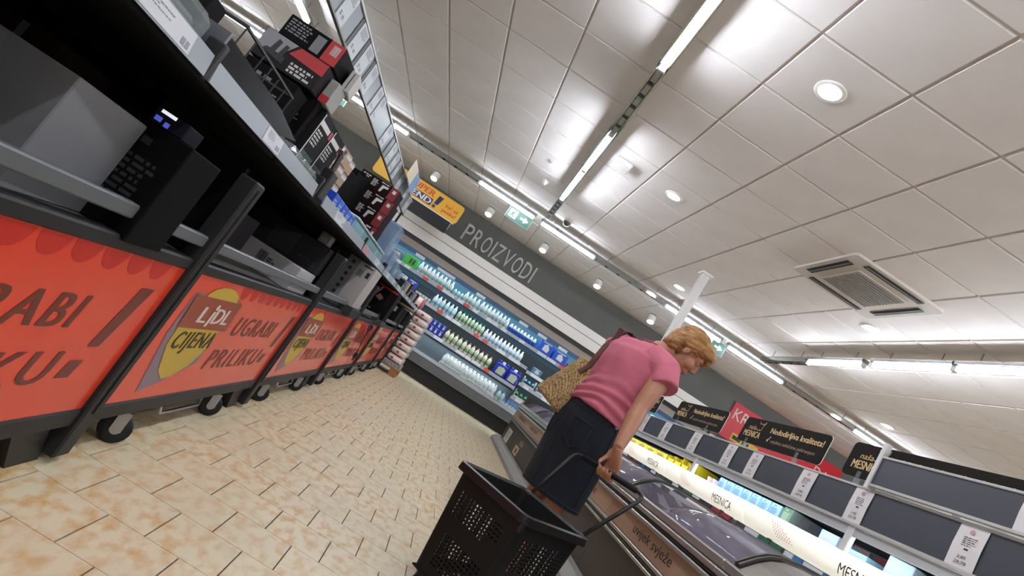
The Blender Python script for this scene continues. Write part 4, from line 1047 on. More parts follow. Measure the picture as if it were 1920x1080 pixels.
m = MB(); text(m, 'VIKEND', (sx0 + .53, 10.7495, sz0 + .05), X, Z, .72, .11, 2 * E_, .1, .006); m.build('lettering', mat('sign_white', '#e8e4da', .45), t)
m = MB(); text(m, 'Već od', (sx0 + 1.53, 10.7495, sz0 + .17), X, Z, .27, .08, E_, 0, .003); text(m, 'petka!', (sx0 + 1.52, 10.7495, sz0 + .045), X, Z, .29, .1, E_, 0, .003); m.build('lettering', mO, t)
MB().box((-2.15, 10.75, 2.58), (-1.26, 10.765, 2.82)).build('black_board', mat('sign_black', '#17171b', .6), t)
MB().bbox((-2.18, 10.745, 2.82), (-1.2, 10.77, 2.838), .003).build('holder_profile', mRing, t)
for x in (-2.9, -1.3): MB().cyl((x, 10.757, sz1), (x, 10.757, H), .003, n=6).build('hanging_wire', mSteel, t)
t = thing('shelf_flag', (-1.52, 7.06, 2.25), 'beige and blue paper flag at the far end of the overhead price rail', 'sign')
MB().box((-1.52, 6.62, 2.26), (-1.515, 7.08, 2.47)).build('beige_sheet', mat('flag_beige', '#c9bba0', .5), t)
MB().box((-1.52, 7.08, 2.25), (-1.515, 7.5, 2.46)).build('blue_sheet', mat('flag_blue', '#6f8fb5', .5), t)
MB().box((-1.592, 7.05, 2.3), (-1.52, 7.08, 2.31)).build('holder_arm', mSteel, t)

# ================================================================== FREEZER ISLAND ON THE RIGHT
FXF = 1.5
mFB = mat('freezer_bronze', '#a98a74', 0.45)
mFD = mat('freezer_dark_panel', '#39342f', 0.5)
mFS = mat('freezer_profile', '#a3a19c', 0.3, metal=.55)
mFSd = mat('freezer_profile_dark', '#57544f', 0.4, metal=.4)
mBump = mat('bumper_grey', '#8d8b85', 0.5, var=.05)
mGlass = mat('freezer_lid_glass', '#8c8496', 0.03, alpha=.66)
mInkB = mat('ink_dark_brown', '#2b1d17', .5); mHatch = mat('hatch_red', '#b0564f', .5)
NY = (-Y, Z)
arch = [(1.545, .735), (1.57, .762), (1.605, .798), (1.65, .833), (1.71, .86), (1.79, .875), (1.9, .883), (2.05, .885), (2.2, .884), (2.27, .88)]
fb = [-.45, 1.0, 2.45, 3.9, 5.35, 6.8, 8.2, 9.45]
def hatch(m, o, ex, ey, w, h, n, t):
    # fan of small diamond cells
    for i in range(n):
        for j in range(n):
            if i + j < n * .3: continue
            cx_ = w * (i + .5) / n + (h * .0); cz_ = h * (j + .5) / n
            a_, b_ = w / n * .38, h / n * .38
            for (p, q_) in (((0, 1), (1, 0)), ((1, 0), (0, -1)), ((0, -1), (-1, 0)), ((-1, 0), (0, 1))):
                k = .62
                poly(m, [(cx_ + a_ * p[0], cz_ + b_ * p[1]), (cx_ + a_ * q_[0], cz_ + b_ * q_[1]), (cx_ + a_ * k * q_[0], cz_ + b_ * k * q_[1]), (cx_ + a_ * k * p[0], cz_ + b_ * k * p[1])][::-1], o, ex, ey, t)
for k in range(7):
    ya, yb = fb[k], fb[k + 1]
    nm = '%s counted from the dairy wall' % ORD[6 - k]
    t = thing('chest_freezer', (2.2, (ya + yb) / 2, 0), 'chest freezer with brown front and curved glass lid, ' + nm, 'freezer', 'freezer modules of the right-hand island')
    MB().bbox((1.42, ya + .002, 0.03), (1.5, yb - .002, .1), .01).add([(1.36, ya, .0), (1.36, yb, .0), (1.36, yb, .05), (1.36, ya, .05), (1.43, ya, .11), (1.43, yb, .11), (1.5, yb, .11), (1.5, ya, .11), (1.5, ya, 0), (1.5, yb, 0)],
            [(0, 1, 2, 3)[::-1], (3, 2, 5, 4)[::-1], (4, 5, 6, 7)[::-1], (7, 6, 9, 8)[::-1], (0, 3, 4, 7, 8), (1, 9, 6, 5, 2)]).build('bumper', mBump, t)
    MB().box((FXF, ya + .002, .1), (FXF + .03, yb - .002, .43)).build('lower_panel', mFD, t)
    for z0, z1, x in ((.425, .445, 1.478), (.448, .462, 1.485), (.466, .488, 1.476)):
        MB().bbox((x, ya + .002, z0), (1.53, yb - .002, z1), .004).build('lower_rail', mFS if z0 != .448 else mFSd, t)
    p = MB().box((1.494, ya + .002, .49), (1.53, yb - .002, .615)).build('bronze_panel', mFB, t)
    o = (1.4935, yb, .49); c = .001
    m = MB(); L = yb - ya
    text(m, 'uvijek svježe', Vector((1.4935, yb - .5, .518)), -Y, Z, .57, .07, c, 0, .0012); m.build('lettering', mInkB, p)
    m = MB(); hatch(m, Vector((1.4935, yb - .02, .5)), -Y, Z, .13, .1, 6, c); m.build('hatch_mark', mHatch, p)
    for z0, z1, x, mm in ((.615, .64, 1.47, mFS), (.643, .658, 1.482, mFSd), (.661, .69, 1.468, mFS), (.692, .735, 1.485, mFS)):
        MB().bbox((x, ya + .002, z0), (1.56, yb - .002, z1), .006).build('upper_rail', mm, t)
    # curved lid between two arched frames
    g = MB(); rings = [[Vector((x, y, z)) for x, z in arch] + [Vector((x, y, z - .006)) for x, z in reversed(arch)] for y in (ya + .03, yb - .03)]
    if k != 1:
        g.loft(rings).build('glass_lid', mGlass, t, smooth=True)
    else:
        g.loft(rings).build('end_lid', mat('end_cap_grey', '#98938d', .35, metal=.2), t)
    for yy, nm2 in ((ya + .015, 'lid_frame'), (yb - .015, 'lid_frame')):
        MB().ribbon([(x, yy, z + .012) for x, z in arch], .014, .012, Y).build(nm2, mFSd, t)
    MB().bbox((1.63, ya + .5, .86), (1.66, ya + .8, .872), .004).build('lid_handle', mFSd, t) if False else None
    MB().box((1.53, ya + .002, .1), (2.9, yb - .002, .14)).build('tank_floor', mFSd, t)
    MB().box((1.56, ya + .04, .14), (2.28, yb - .04, .5)).build('liner', mat('liner_white', '#b9bcc0', .5), t)
    MB().box((2.27, ya + .002, .14), (2.33, yb - .002, .9)).build('centre_wall', mFS, t)
    MB().box((2.33, ya + .002, .1), (2.95, yb - .002, .86)).build('rear_body', mFD, t)
    # strip of shelf labels under the backlit roll
    s_ = MB().box((2.292, ya + .03, .88), (2.3, yb - .03, .932)).box((2.27, ya + .03, .874), (2.335, yb - .03, .88)).build('label_strip', mFSd, t)
    rr = random.Random(60 + k); y = ya + .05
    while y < yb - .2:
        l = rr.choice([.08, .12, .16])
        MB().box((2.286, y, .882), (2.292, y + l, .928)).build('label', rr.choice([mLab, mLab, mat('label_blue', '#3f74b5', .5), mat('label_red', '#b0343a', .5), mat('label_green', '#3a6b52', .5), mat('label_dark', '#30333a', .5)]), s_)
        y += l + rr.choice([.01, .03])
    if k == 5:
        m = MB(); o2 = (FXF - .0, yb - .5, .2)
        poly(m, rrect(0, 0, .36, .12, .02), (FXF, 7.95, .13), -Y, Z, .0012); m.build('beige_badge', mat('badge_beige', '#b8a287', .5), t)
        m = MB(); poly(m, [(.15, .03), (.26, .03), (.26, .09), (.15, .09)], (FXF, 7.95, .13), -Y, Z, .0024); rect(m, .19, .05, .22, .07, (FXF, 7.95, .13), -Y, Z, .003); m.build('badge_mark', mInkB, t)
        m = MB(); text(m, 'naša', Vector((FXF, 7.8, .28)), -Y, Z, .3, .08, .0012); m.build('lettering', mat('badge_beige'), t)
    if k == 6:
        MB().box((1.53, yb - .03, .1), (2.95, yb, .9)).build('end_panel', mFD, t)
        MB().bbox((1.5, yb - .03, .56), (1.53, yb + .0, .78), .008).build('corner_post', mFB, t)
        m = MB(); rect(m, 0, 0, .45, .2, (FXF, 9.15, .12), -Y, Z, .0012); m.build('white_sticker', mPwh, t)
        m = MB(); scribble(m, .04, .03, .42, .18, 6, (FXF, 9.15, .12), -Y, Z, .002, 4); m.build('sticker_print', mInkG, t)
        m = MB(); poly(m, [(.0, .0), (.14, .0), (.14, .05), (.0, .05)], (1.4935, 8.75, .53), -Y, Z, .0014); rect(m, .35, 0, .5, .05, (1.4935, 8.75, .53), -Y, Z, .0014); m.build('panel_mark', mPbrown, t)
for k in range(14):
    y = 1.2 + k * .56
    box_thing('frozen_pack', 1.95, y, .501, .26, .4, .12 + .03 * (k % 3), [mc('#8a3338'), mc('#3f6aa5'), mc('#c9c6bd'), mc('#4d7a55')][k % 4], '%s frozen food carton from the near end under the curved glass lids' % ORD[k], PI / 2, 'frozen food', 'frozen cartons', prints=[('print', mInk, wr(2, k))])

# upper deck of the island: roll, shelf, hood
t = thing('island_deck', (2.5, 4.2, .86), 'raised shelf deck with white backlit diffuser roll along the freezer island', 'shelf')
mRoll = mat('roll_backlit_cream', '#f1ecdd', .4, emit=.32)  # backlit round diffuser, so the roll itself glows
for k in range(1, 7):
    ya, yb = fb[k], fb[k + 1]
    r_ = MB(); Rm = Matrix.Translation((2.4, ya + .003, 1.01)) @ Matrix.Rotation(-PI / 2, 4, 'X')
    L = yb - ya - .006
    rl = r_.lathe([(.07, 0), (.078, .006), (.078, L - .006), (.07, L)], 24, M=Rm).build('backlit_roll', mRoll, t, smooth=True)
    m = MB()
    # word bent around the roll
    vs, fs, x0, x1, y0, y1 = text_geo('MESNICA')
    if k == 1:
        import bmesh
        bm = bmesh.new(); bv = [bm.verts.new(q_) for q_ in vs]
        for q_ in fs: bm.faces.new([bv[i] for i in q_])
        for i in range(1, 8):
            bmesh.ops.bisect_plane(bm, geom=bm.verts[:] + bm.edges[:] + bm.faces[:], plane_co=(0, y0 + (y1 - y0) * i / 8, 0), plane_no=(0, 1, 0))
        bm.verts.index_update()
        rollgeo = ([tuple(v.co) for v in bm.verts], [tuple(v.index for v in q_.verts) for q_ in bm.faces]); bm.free()
    vs, fs = rollgeo
    def onroll(vs, yc, w_, h_, x0, x1, y0, y1, a0):
        out = []
        for x, yv, z in vs:
            a_ = a0 + (yv - y0) / (y1 - y0) * h_ / .0785
            out.append((2.4 - .0788 * math.cos(a_), yc - (x - x0) / (x1 - x0) * w_, 1.01 + .0788 * math.sin(a_)))
        return out
    m.add(onroll(vs, yb - .98, .3, .06, x0, x1, y0, y1, -.62), fs); m.build('lettering', mInkB, rl)
    m = MB()
    for i in range(7):
        for j in range(7):
            if i + j > 8: continue
            yy = yb - .42 + .018 * j - .026 * i; a_ = -.5 + .17 * j
            m.add([(2.4 - .0787 * math.cos(a_ + d[1]), yy + d[0], 1.01 + .0787 * math.sin(a_ + d[1])) for d in ((-.008, 0), (0, -.06), (.008, 0), (0, .06))], [(0, 1, 2, 3)])
    m.build('hatch_mark', mat('hatch_pale', '#d9a49a', .5), rl)
    MB().box((2.36, ya + .3, .92), (2.44, ya + .34, .94)).box((2.36, yb - .34, .92), (2.44, yb - .3, .94)).build('roll_bracket', mFSd, t)
MB().box((2.33, 1.0, .9), (2.9, 9.4, .92)).build('deck_floor', mFS, t)
sh = MB().box((2.5, 1.0, 1.06), (2.86, 9.3, 1.078)).build('deck_shelf', mat('deck_shelf_pale', '#c3ccd2', .4), t)
pr_ = MB().box((2.485, 1.0, 1.045), (2.5, 9.3, 1.09)).build('shelf_edge', mat('deck_edge_white', '#dfe4ea', .4), t)
rr = random.Random(9); y = 1.2
while y < 9:
    l = rr.choice([.1, .16, .22])
    MB().box((2.481, y, 1.05), (2.485, y + l, 1.086)).build('label', rr.choice([mLab, mat('label_pinkish', '#d9a7a7', .5), mat('tub_blue_grey'), mat('label_red')]), pr_); y += l + rr.choice([.02, .1, .25])
MB().box((2.86, 1.0, .92), (2.88, 9.3, 1.24)).build('back_panel', mat('deck_back_blue_grey', '#63798a', .4), t)
MB().bbox((2.385, 1.0, 1.205), (2.9, 9.3, 1.228), .004).build('hood', mat('hood_dark', '#2d3034', .6), t); MB().bbox((2.38, 1.0, 1.178), (2.396, 9.3, 1.228), .003).build('hood_lip', mat('hood_grey', '#b5b6b6', .35), t)
MB().box((2.41, 1.05, 1.196), (2.44, 9.25, 1.204)).build('led_strip', emis('deck_led', '#e6f3ff', LED * .55), t)
s_ = MB().box((2.852, 1.0, 1.16), (2.86, 9.3, 1.2)).build('rear_strip', mFSd, t)
y = 1.2; i = 0
while y < 9:
    MB().box((2.848, y, 1.163), (2.852, y + .14, 1.197)).build('label', [mat('label_red'), mat('label_blue'), mat('label_red'), mat('label_pinkish')][i % 4], s_); y += .2; i += 1
for yy in (3.03, 5.0, 6.9, 8.8):
    MB().bbox((2.375, yy - .025, .92), (2.41, yy + .025, 1.47), .004).build('post', mat('post_white', '#d3d1ce', .35), t)
# goods on the deck shelf
def tubgood(x, y, z, r, h, m_, label, grp):
    key = ('pot', r, h, m_.name)
    if key not in protos:
        m = MB(); m.mi(0).lathe([(r * .8, 0), (r, h * .85), (r * 1.06, h * .86), (r * 1.06, h), (r, h)], 12); protos[key] = m.build('food_tub', [m_], org=(0, 0, 0), smooth=False); o = protos[key]
    else: o = protos[key].copy(); COL.objects.link(o)
    o.location = (x, y, z); tag(o, label, 'tub', grp)
for k in range(7):
    carton_y = 3.9 + k * .13
    box_thing('blue_tray', 2.56, carton_y, 1.079, .12, .1, .1, mat('tray_light_blue', '#9fc6dd', .35), '%s light blue tray on the island shelf below the price rail' % ORD[k], -PI / 2, 'tray', 'light blue trays', prints=[('print', mCapB, wr(2, k))])
for k in range(2): tubgood(2.56, 4.83 + .1 * k, 1.079, .045, .06, mat('tub_pinkish', '#e3ccd2', .4), '%s round pinkish tub beside the white post' % ['nearer', 'farther'][k], 'pinkish tubs')
box_thing('green_pack', 2.56, 3.78, 1.079, .1, .08, .11, mc('#6f9a78'), 'green pack at the near end of the light blue trays', -PI / 2, 'pack', prints=[('print', mInk, wr(2, 1))])
MB().box((2.5, 3.7, 1.079), (2.72, 3.706, 1.19)).build('shelf_divider', mClear, t)
for k in range(8):
    box_thing('vacuum_pack', 2.58, 1.5 + k * .26, 1.079, .14, .16, .05 + .03 * (k % 3), [mat('tray_light_blue'), mc('#b5c9d6'), mc('#8d5348'), mc('#a8b04a')][[0, 1, 1, 2, 3, 1, 0, 1][k]], '%s food pack from the near end on the island shelf' % ORD[k], -PI / 2 + .1 * (k % 3), 'pack', 'packs on the island shelf', prints=[('print', mInk, wr(2, k))])
mYel = mat('tray_yellow', '#d9c321', .4)
for k in range(4):
    t2 = thing('yellow_tray', (2.5, 5.22 + k * .17, 1.079), '%s yellow display tray with amber jars beyond the white post' % ORD[k], 'tray', 'yellow display trays')
    y = 5.15 + k * .17
    MB().box((2.5, y, 1.079), (2.7, y + .15, 1.084)).box((2.5, y, 1.079), (2.505, y + .15, 1.13)).box((2.5, y, 1.079), (2.7, y + .004, 1.19 - .02 * (k % 2))).box((2.5, y + .146, 1.079), (2.7, y + .15, 1.16)).build('tray_card', mYel, t2)
    for j in range(2):
        tubgood(2.56, y + .042 + j * .066, 1.085, .028, .085, mat('jar_amber', '#c9a53e', .2), '%s amber jar in the %s yellow tray' % (['near', 'far'][j], ORD[k]), 'amber jars')
for k in range(6):
    box_thing('yellow_pack', 2.57, 6.0 + k * .3, 1.079, .28, .14, .07, mYel, '%s long yellow pack on the island shelf beside the woman' % ORD[k], -PI / 2, 'pack', 'yellow packs', prints=[('print', mInkD, wr(1, k))])
for k in range(6):
    box_thing('meat_tray', 2.6, 2.9 + k * .32, .921, .2, .16, .07 + .02 * (k % 2), [mc('#4a3a36'), mc('#7d8a92'), mc('#c0b6b0')][k % 3], '%s tray of packed meat behind the backlit roll' % ORD[k], -PI / 2, 'tray', 'packed meat trays', prints=[('print', mInk, wr(2, k))])

# price rail on the hood
mRp = mat('rail_slate', '#3b3c46', .45); mSheet = mat('sheet_white', '#dfdad9', .5)
def prail(y0, y1, x, z0, z1, label, sheets):
    t = thing('price_rail', (x, (y0 + y1) / 2, z0), label, 'price rail')
    MB().box((x - .004, y0, z0), (x + .004, y1, z1)).build('slate_panel', mRp, t)
    MB().bbox((x - .012, y0, z0 - .016), (x + .012, y1, z0), .003).build('lower_profile', mat('profile_grey', '#b9b7b4', .35), t)
    MB().bbox((x - .012, y0, z1), (x + .012, y1, z1 + .014), .003).build('upper_profile', mat('profile_grey'), t)
    for k, (a, b) in enumerate(sheets):
        s_ = MB().add([(x - .0075, b, z0), (x - .0075, a, z0), (x - .011, a + (b - a) * .0, (z0 + z1) / 2), (x - .011, b, (z0 + z1) / 2), (x - .0075, a, z1), (x - .0075, b, z1)], [(0, 1, 2, 3), (3, 2, 4, 5)]).build('price_sheet', mSheet, t)
        m = MB(); o = (x - .0115, b, z0); W_ = b - a; h_ = z1 - z0
        scribble(m, W_ * .3, h_ * .5, W_ * .8, h_ * .74, 5, o, -Y, Z, 0, k, .6); rect(m, W_ * .45, h_ * .42, W_ * .6, h_ * .46, o, -Y, Z)
        text(m, '2,85', Vector(o) - Y * (W_ * .34) + Z * (h_ * .2), -Y, Z, W_ * .3, h_ * .08, .0002); text(m, '29,70', Vector(o) - Y * (W_ * .3) + Z * (h_ * .07), -Y, Z, W_ * .42, h_ * .09, .0002)
        m.build('price_print', mInkD, s_)
        m = MB(); poly(m, [(W_ * .5 + .013 * math.sin(q_ * PI / 4), h_ * .86 + .012 * math.cos(q_ * PI / 4)) for q_ in range(8)][::-1], o, -Y, Z); m.build('heart_mark', mat('mark_pink', '#c9989a', .5), s_)
    return t
sh1 = [(2.97, 3.11), (3.45, 3.6), (4.07, 4.22), (4.45, 4.6), (5.09, 5.26), (5.8, 5.98), (6.45, 6.6)]
prail(1.0, 9.25, 2.37, 1.246, 1.44, 'slate price rail with white price sheets along the freezer island', [(1.75, 1.95), (2.3, 2.44)] + sh1 + [(7.2, 7.4), (7.9, 8.1), (8.7, 8.9)])
PR2 = prail(.9, 3.0, 2.34, 1.475, 1.63, 'short upper slate price rail at the near right end above the long one', [(1.2, 1.4), (2.0, 2.2)])
MB().bbox((2.325, 3.0, 1.44), (2.36, 3.03, 1.72), .003).build('end_post', mat('post_white'), PR2)

# meat signs
mSg = mat('sign_board_brown', '#231e1b', .75, spec=.15); mGold = mat('sign_gold', '#d8b87c', .5); mGold2 = mat('sign_tan', '#a98f72', .5); mChk = mat('check_white', '#d9d6cf', .5)
def cow(m, o, s, t):
    pts = [(0, .95), (.08, .72), (.3, .7), (.5, .72), (.72, .7), (.85, .78), (1.0, 1.0), (.95, .72), (.78, .55), (.72, .3), (.74, .1), (.55, 0), (.4, .02), (.38, .1), (.3, .02), (.1, 0), (-.15, .08)]
    for a_, b_ in zip(pts[:-1], pts[1:]):
        d = Vector((b_[0] - a_[0], b_[1] - a_[1])); n_ = Vector((-d.y, d.x)).normalized() * .03
        poly(m, [(s * (a_[0] + n_.x), s * (a_[1] + n_.y)), (s * (a_[0] - n_.x), s * (a_[1] - n_.y)), (s * (b_[0] - n_.x), s * (b_[1] - n_.y)), (s * (b_[0] + n_.x), s * (b_[1] + n_.y))], o, -Y, Z, t)
for nm, y1 in (('nearest meat sign cut off by the white post, dark board with cow outline', 3.33), ('middle dark meat sign with gold lettering in front of the red board', 4.6), ('third dark meat sign with gold lettering left of the red board', 5.98), ("farthest dark meat sign half hidden by the woman's arm", 7.55)):
    L, z0, z1, x = 1.06, 1.5, 1.715, 2.4
    t = thing('meat_sign', (x, y1 - L / 2, z0), nm, 'sign', 'meat signs above the freezer island')
    poly_ = rrect(0, 0, L, z1 - z0, .03)
    MB().prism(poly_, (x - .006, y1, z0), -Y, Z, -.006).build('board', mSg, t); MB().prism(rrect(-.002, -.002, L + .002, z1 - z0 + .002, .03), (x, y1, z0), -Y, Z, -.004).build('white_back', mRing, t)
    hh = z1 - z0; o = Vector((x - .006, y1, z0)); c = .001
    P = lambda u, v: o + (-Y) * (u * L) + Z * (v * hh)
    m = MB(); cow(m, P(.2, .56), .08, c); text(m, 'naša', P(.085, .55), -Y, Z, .105, .034, c, .2); m.build('outline_logo', mGold, t)
    m = MB(); text(m, 'MESNICA', P(.05, .25), -Y, Z, .235, .052, c, 0, .0018); m.build('lettering', mGold, t)
    m = MB(); text(m, 'Nedodirljiva kvaliteta!', P(.375, .5), -Y, Z, .62, .06, c, 0, .0022); m.build('lettering', mGold, t)
    m = MB(); text(m, 'svježina zaštićena pakiranjem', P(.43, .2), -Y, Z, .52, .036, c); m.build('lettering', mGold2, t)
    m = MB(); poly(m, [(0, .022), (.012, .0), (.04, .05), (.034, .052), (.012, .016), (.005, .028)], P(.375, .22), -Y, Z, c); m.build('check_mark', mChk, t)
    for u in (.12, .75):
        MB().bbox((x - .012, y1 - u * L - .03, 1.456), (x + .012, y1 - u * L, 1.54), .004).build('clip', mClear, t)

# red board on the dairy wall, far right
t = thing('wall_board', (6.95, YB - .05, 2.35), 'large red board with white letters on the back wall behind the meat signs', 'sign')
MB().box((5.7, YB - .06, 2.38), (8.45, YB - .03, 3.17)).build('red_board', mat('board_red', '#cf2430', .4), t)
m = MB(); text(m, 'KR', (5.78, YB - .0605, 2.82), X, Z, .36, .24, .002, 0, .0); m.build('lettering', mat('board_letter_white', '#dcd6d2', .5), t); m = MB(); text(m, 'DA', (7.86, YB - .0605, 2.72), X, Z, .36, .24, .002); m.build('lettering', mat('board_letter_white', '#dcd6d2', .5), t)
MB().box((5.95, YB - .064, 2.42), (6.6, YB - .06, 2.58)).build('yellow_strip', mat('board_yellow', '#d6b72e', .5), t)
m = MB(); scribble(m, .03, .03, .62, .13, 1, (5.95, YB - .0645, 2.42), X, Z, .001, 2, .2); m.build('strip_print', mInkD, t)

# ================================================================== SHOPPING BASKET
mBask = mat('basket_black', '#0b0b0d', 0.6, spec=.3, bump=.1, bscale=300)
mBaskR = mat('basket_rim_black', '#121214', 0.42)
bL, bM, bR = Vector((.31, 2.35, 0)), Vector((.55, 2.05, 0)), Vector((.88, 2.35, 0))
bC = (bL + bR) / 2
ea = (bR - bM).normalized(); eb = (bL - bM); eb = (eb - ea * eb.dot(ea)).normalized()
LA, LB = .447, .372            # sides along ea, eb
t = thing('shopping_basket', (bC.x, bC.y, 0), 'black perforated plastic pull-along shopping basket in the foreground', 'basket')
ZT_, ZB_ = .5, .085
def bp(s, tt, v, inset=0.0):
    """perimeter point: s along ea, tt along eb in -1..1; v 0 top .. 1 bottom"""
    k = 1 - .13 * v
    p = bC + ea * (s * (LA / 2 - inset) * k) + eb * (tt * (LB / 2 - inset) * k)
    return Vector((p.x, p.y, ZT_ + (ZB_ - ZT_) * v))
# perimeter columns: (s, t, side, column)
RC = .16
cols_ = []
def side(n, f):
    w = [0]; x = 0
    for i in range(n):
        w += [x + .36 / n, x + 1.0 / n]; x += 1.0 / n
    return [f(u) for u in w[:-1]]
def seg(side_id):
    out = []
    n = 14
    for i in range(n * 2):
        u = (i // 2 + (.36 if i % 2 else 0)) / n
        e = -1 + RC + (2 - 2 * RC) * u
        q_ = {0: (e, -1), 1: (1, e), 2: (-e, 1), 3: (-1, -e)}[side_id]
        out.append((q_[0], q_[1], side_id, i))
    cx_, cy_ = {0: (1 - RC, -1 + RC), 1: (1 - RC, 1 - RC), 2: (-1 + RC, 1 - RC), 3: (-1 + RC, -1 + RC)}[side_id]
    a0 = {0: -90, 1: 0, 2: 90, 3: 180}[side_id]
    out.append({0: (1 - RC, -1, 9, 0), 1: (1, 1 - RC, 9, 0), 2: (-1 + RC, 1, 9, 0), 3: (-1, -1 + RC, 9, 0)}[side_id])
    for k in range(1, 4):
        a_ = math.radians(a0 + 90 * k / 4); out.append((cx_ + RC * math.cos(a_), cy_ + RC * math.sin(a_), 9, k))
    return out
for sd in range(4): cols_ += seg(sd)
vs_rows = [0, .07]
nrow = 22
for i in range(nrow):
    vs_rows += [.1 + .86 * (i + .35) / nrow, .1 + .86 * (i + 1) / nrow]
vs_rows += [1.0]
def hole(sd, c, rw):
    if sd == 9 or c % 2 == 0 or rw < 2 or rw % 2 == 1: return False
    cc_ = c // 2; rr_ = (rw - 2) // 2
    if cc_ < 1 or cc_ > 12: return False
    if sd == 0:                            # short near face: one big field with the emblem below
        return 2 <= rr_ <= 9 and 1 <= cc_ <= 12
    if sd == 3:
        return (2 <= rr_ <= 7 and not (rr_ > 5 and cc_ > 9)) or (12 <= rr_ <= 19 and cc_ > 1)
    return 2 <= rr_ <= 19
n = len(cols_); V_ = []; F_ = []
for v in vs_rows:
    for c in cols_: V_.append(bp(c[0], c[1], v))
for rw in range(len(vs_rows) - 1):
    for i in range(n):
        if hole(cols_[i][2], cols_[i][3], rw): continue
        j = (i + 1) % n
        F_.append((rw * n + i, (rw + 1) * n + i, (rw + 1) * n + j, rw * n + j))
ob = MB().add(V_, F_).build('perforated_body', mBask, t)
gb = MB()
for i in range(13):
    q_ = -1 + 2 * i / 12
    a_, b_ = bp(q_, -1, 1), bp(q_, 1, 1); gb.tube([a_, b_], .004, 4)
    a_, b_ = bp(-1, q_, 1), bp(1, q_, 1); gb.tube([a_, b_], .004, 4)
gb.build('bottom_grid', mBask, t, kind='stuff')
md = ob.modifiers.new('solid', 'SOLIDIFY'); md.thickness = .004; md.offset = -1
# rim: thick rolled lip
def ring(off, z): return [bC + ea * ((c[0]) * (LA / 2 + off)) + eb * (c[1] * (LB / 2 + off)) + Vector((0, 0, z)) for c in cols_ if c[2] == 9 or c[3] % 6 == 0]
rr_ = [ring(-.004, .503), ring(.006, .512), ring(.018, .508), ring(.02, .478), ring(.015, .476), ring(.014, .498), ring(-.004, .495)]
MB().loft(rr_ + [rr_[0]], False, False).build('rim', mBaskR, t, smooth=False)
for sd, (s0, t0) in enumerate(((0, -1), (1, 0), (0, 1), (-1, 0))):
    pass
# emblem on the short face
fo = bp(0, -1, .74); dn = (bp(0, -1, .8) - bp(0, -1, .7)).normalized(); nrm = ea.cross(-dn)
m = MB()
oval = [(.05 * math.cos(a), .03 * math.sin(a)) for a in [i * PI / 10 for i in range(20)]]; ov2 = [(x * .92, y * .9) for x, y in oval]
for i in range(20):
    j = (i + 1) % 20; poly(m, [oval[i], oval[j], ov2[j], ov2[i]], fo, ea, -dn, .003)
rect(m, -.03, -.006, .03, .008, fo, ea, -dn, .003)
m.build('oval_emblem', mat('emblem_grey', '#5d5d60', .5), t)
MB().cyl(bp(-1.06, -1.06, .03), bp(-1.06, -1.06, .12), .012, n=8).build('corner_stud', mBaskR, t)
# wheels
for s_, tt_ in ((-.8, -.8), (.8, -.8), (-.8, .8), (.8, .8)):
    p = bp(s_, tt_, 1)
    Rm = Matrix.Translation((p.x, p.y, .034)) @ Matrix(((ea.x, eb.x, 0), (ea.y, eb.y, 0), (0, 0, 1))).to_4x4() @ Matrix.Rotation(PI / 2, 4, 'X')
    MB().lathe([(.026, -.012), (.034, -.008), (.034, .008), (.026, .012)], 14, M=Rm).build('wheel', mRubber, t, smooth=True)
    MB().box((-.02, -.016, .034), (.02, .016, .09), Matrix.Translation((p.x, p.y, 0))).build('wheel_fork', mBaskR, t)
# pull handle on the far short side
hR, hN = bC + ea * (LA / 2 + .012) - eb * (LB / 2 - .03), bC + ea * (LA / 2 + .012) + eb * (LB / 2 - .03)
hR.z = hN.z = .495
tR, tN = Vector((1.083, 2.52, .772)), Vector((.797, 2.803, .76))
def fil(a, b, c, r=.045, n=5):
    d0 = (a - b).normalized(); d1 = (c - b).normalized(); out = []
    for i in range(n + 1):
        u = i / n; out.append((b + d0 * r) * (1 - u) ** 2 + b * 2 * u * (1 - u) + (b + d1 * r) * u ** 2)
    return out
path = [hR] + fil(hR, tR, tN) + fil(tR, tN, hN) + [hN]
MB().tube(path, .0095, 10).build('pull_handle', mBaskR, t, smooth=True)
g0 = tR.lerp(tN, .12); g1 = tR.lerp(tN, .88)
MB().tube([g0, g1], .0135, 10).build('handle_grip', mBask, t, smooth=True)
for p in (hR, hN): MB().ell(p, (.02, .02, .02), nu=10, nv=6).build('handle_pivot', mBaskR, t, smooth=True)

# ================================================================== WOMAN
mSkin = mat('skin', '#ac775c', 0.5, var=.05, scale=9)
mTee = mat('tee_rose', '#c2677a', 0.85, var=.04, scale=7, bump=.12, bscale=500)
mDenim = mat('dark_denim', '#0c111b', 0.9, col2='#121a28', scale=14, bump=.15, bscale=900)
mHair = mat('hair_copper', '#b98549', 0.5, col2='#6f4a26', scale=22, stretch=(.35, 1.6, 2.2), contrast=(.3, .72), bump=.5, bscale=70)
PS = 1.08
def zm(z): return .85 + (z - .85) * PS if z > .45 else z * .929
def A3(x, y, z): return Vector((x * PS, y * PS, zm(z)))
root = Vector((.864, 3.078, 0))
f = Vector((.9, .4359, 0)); r = Vector((.4359, -.9, 0))
def Wp(a, b, z): return root + f * (a * PS) + r * (b * PS) + Vector((0, 0, zm(z)))
person = thing('person', tuple(root), 'woman with copper bob in rose tee and dark denim skirt bending over the freezer', 'person')
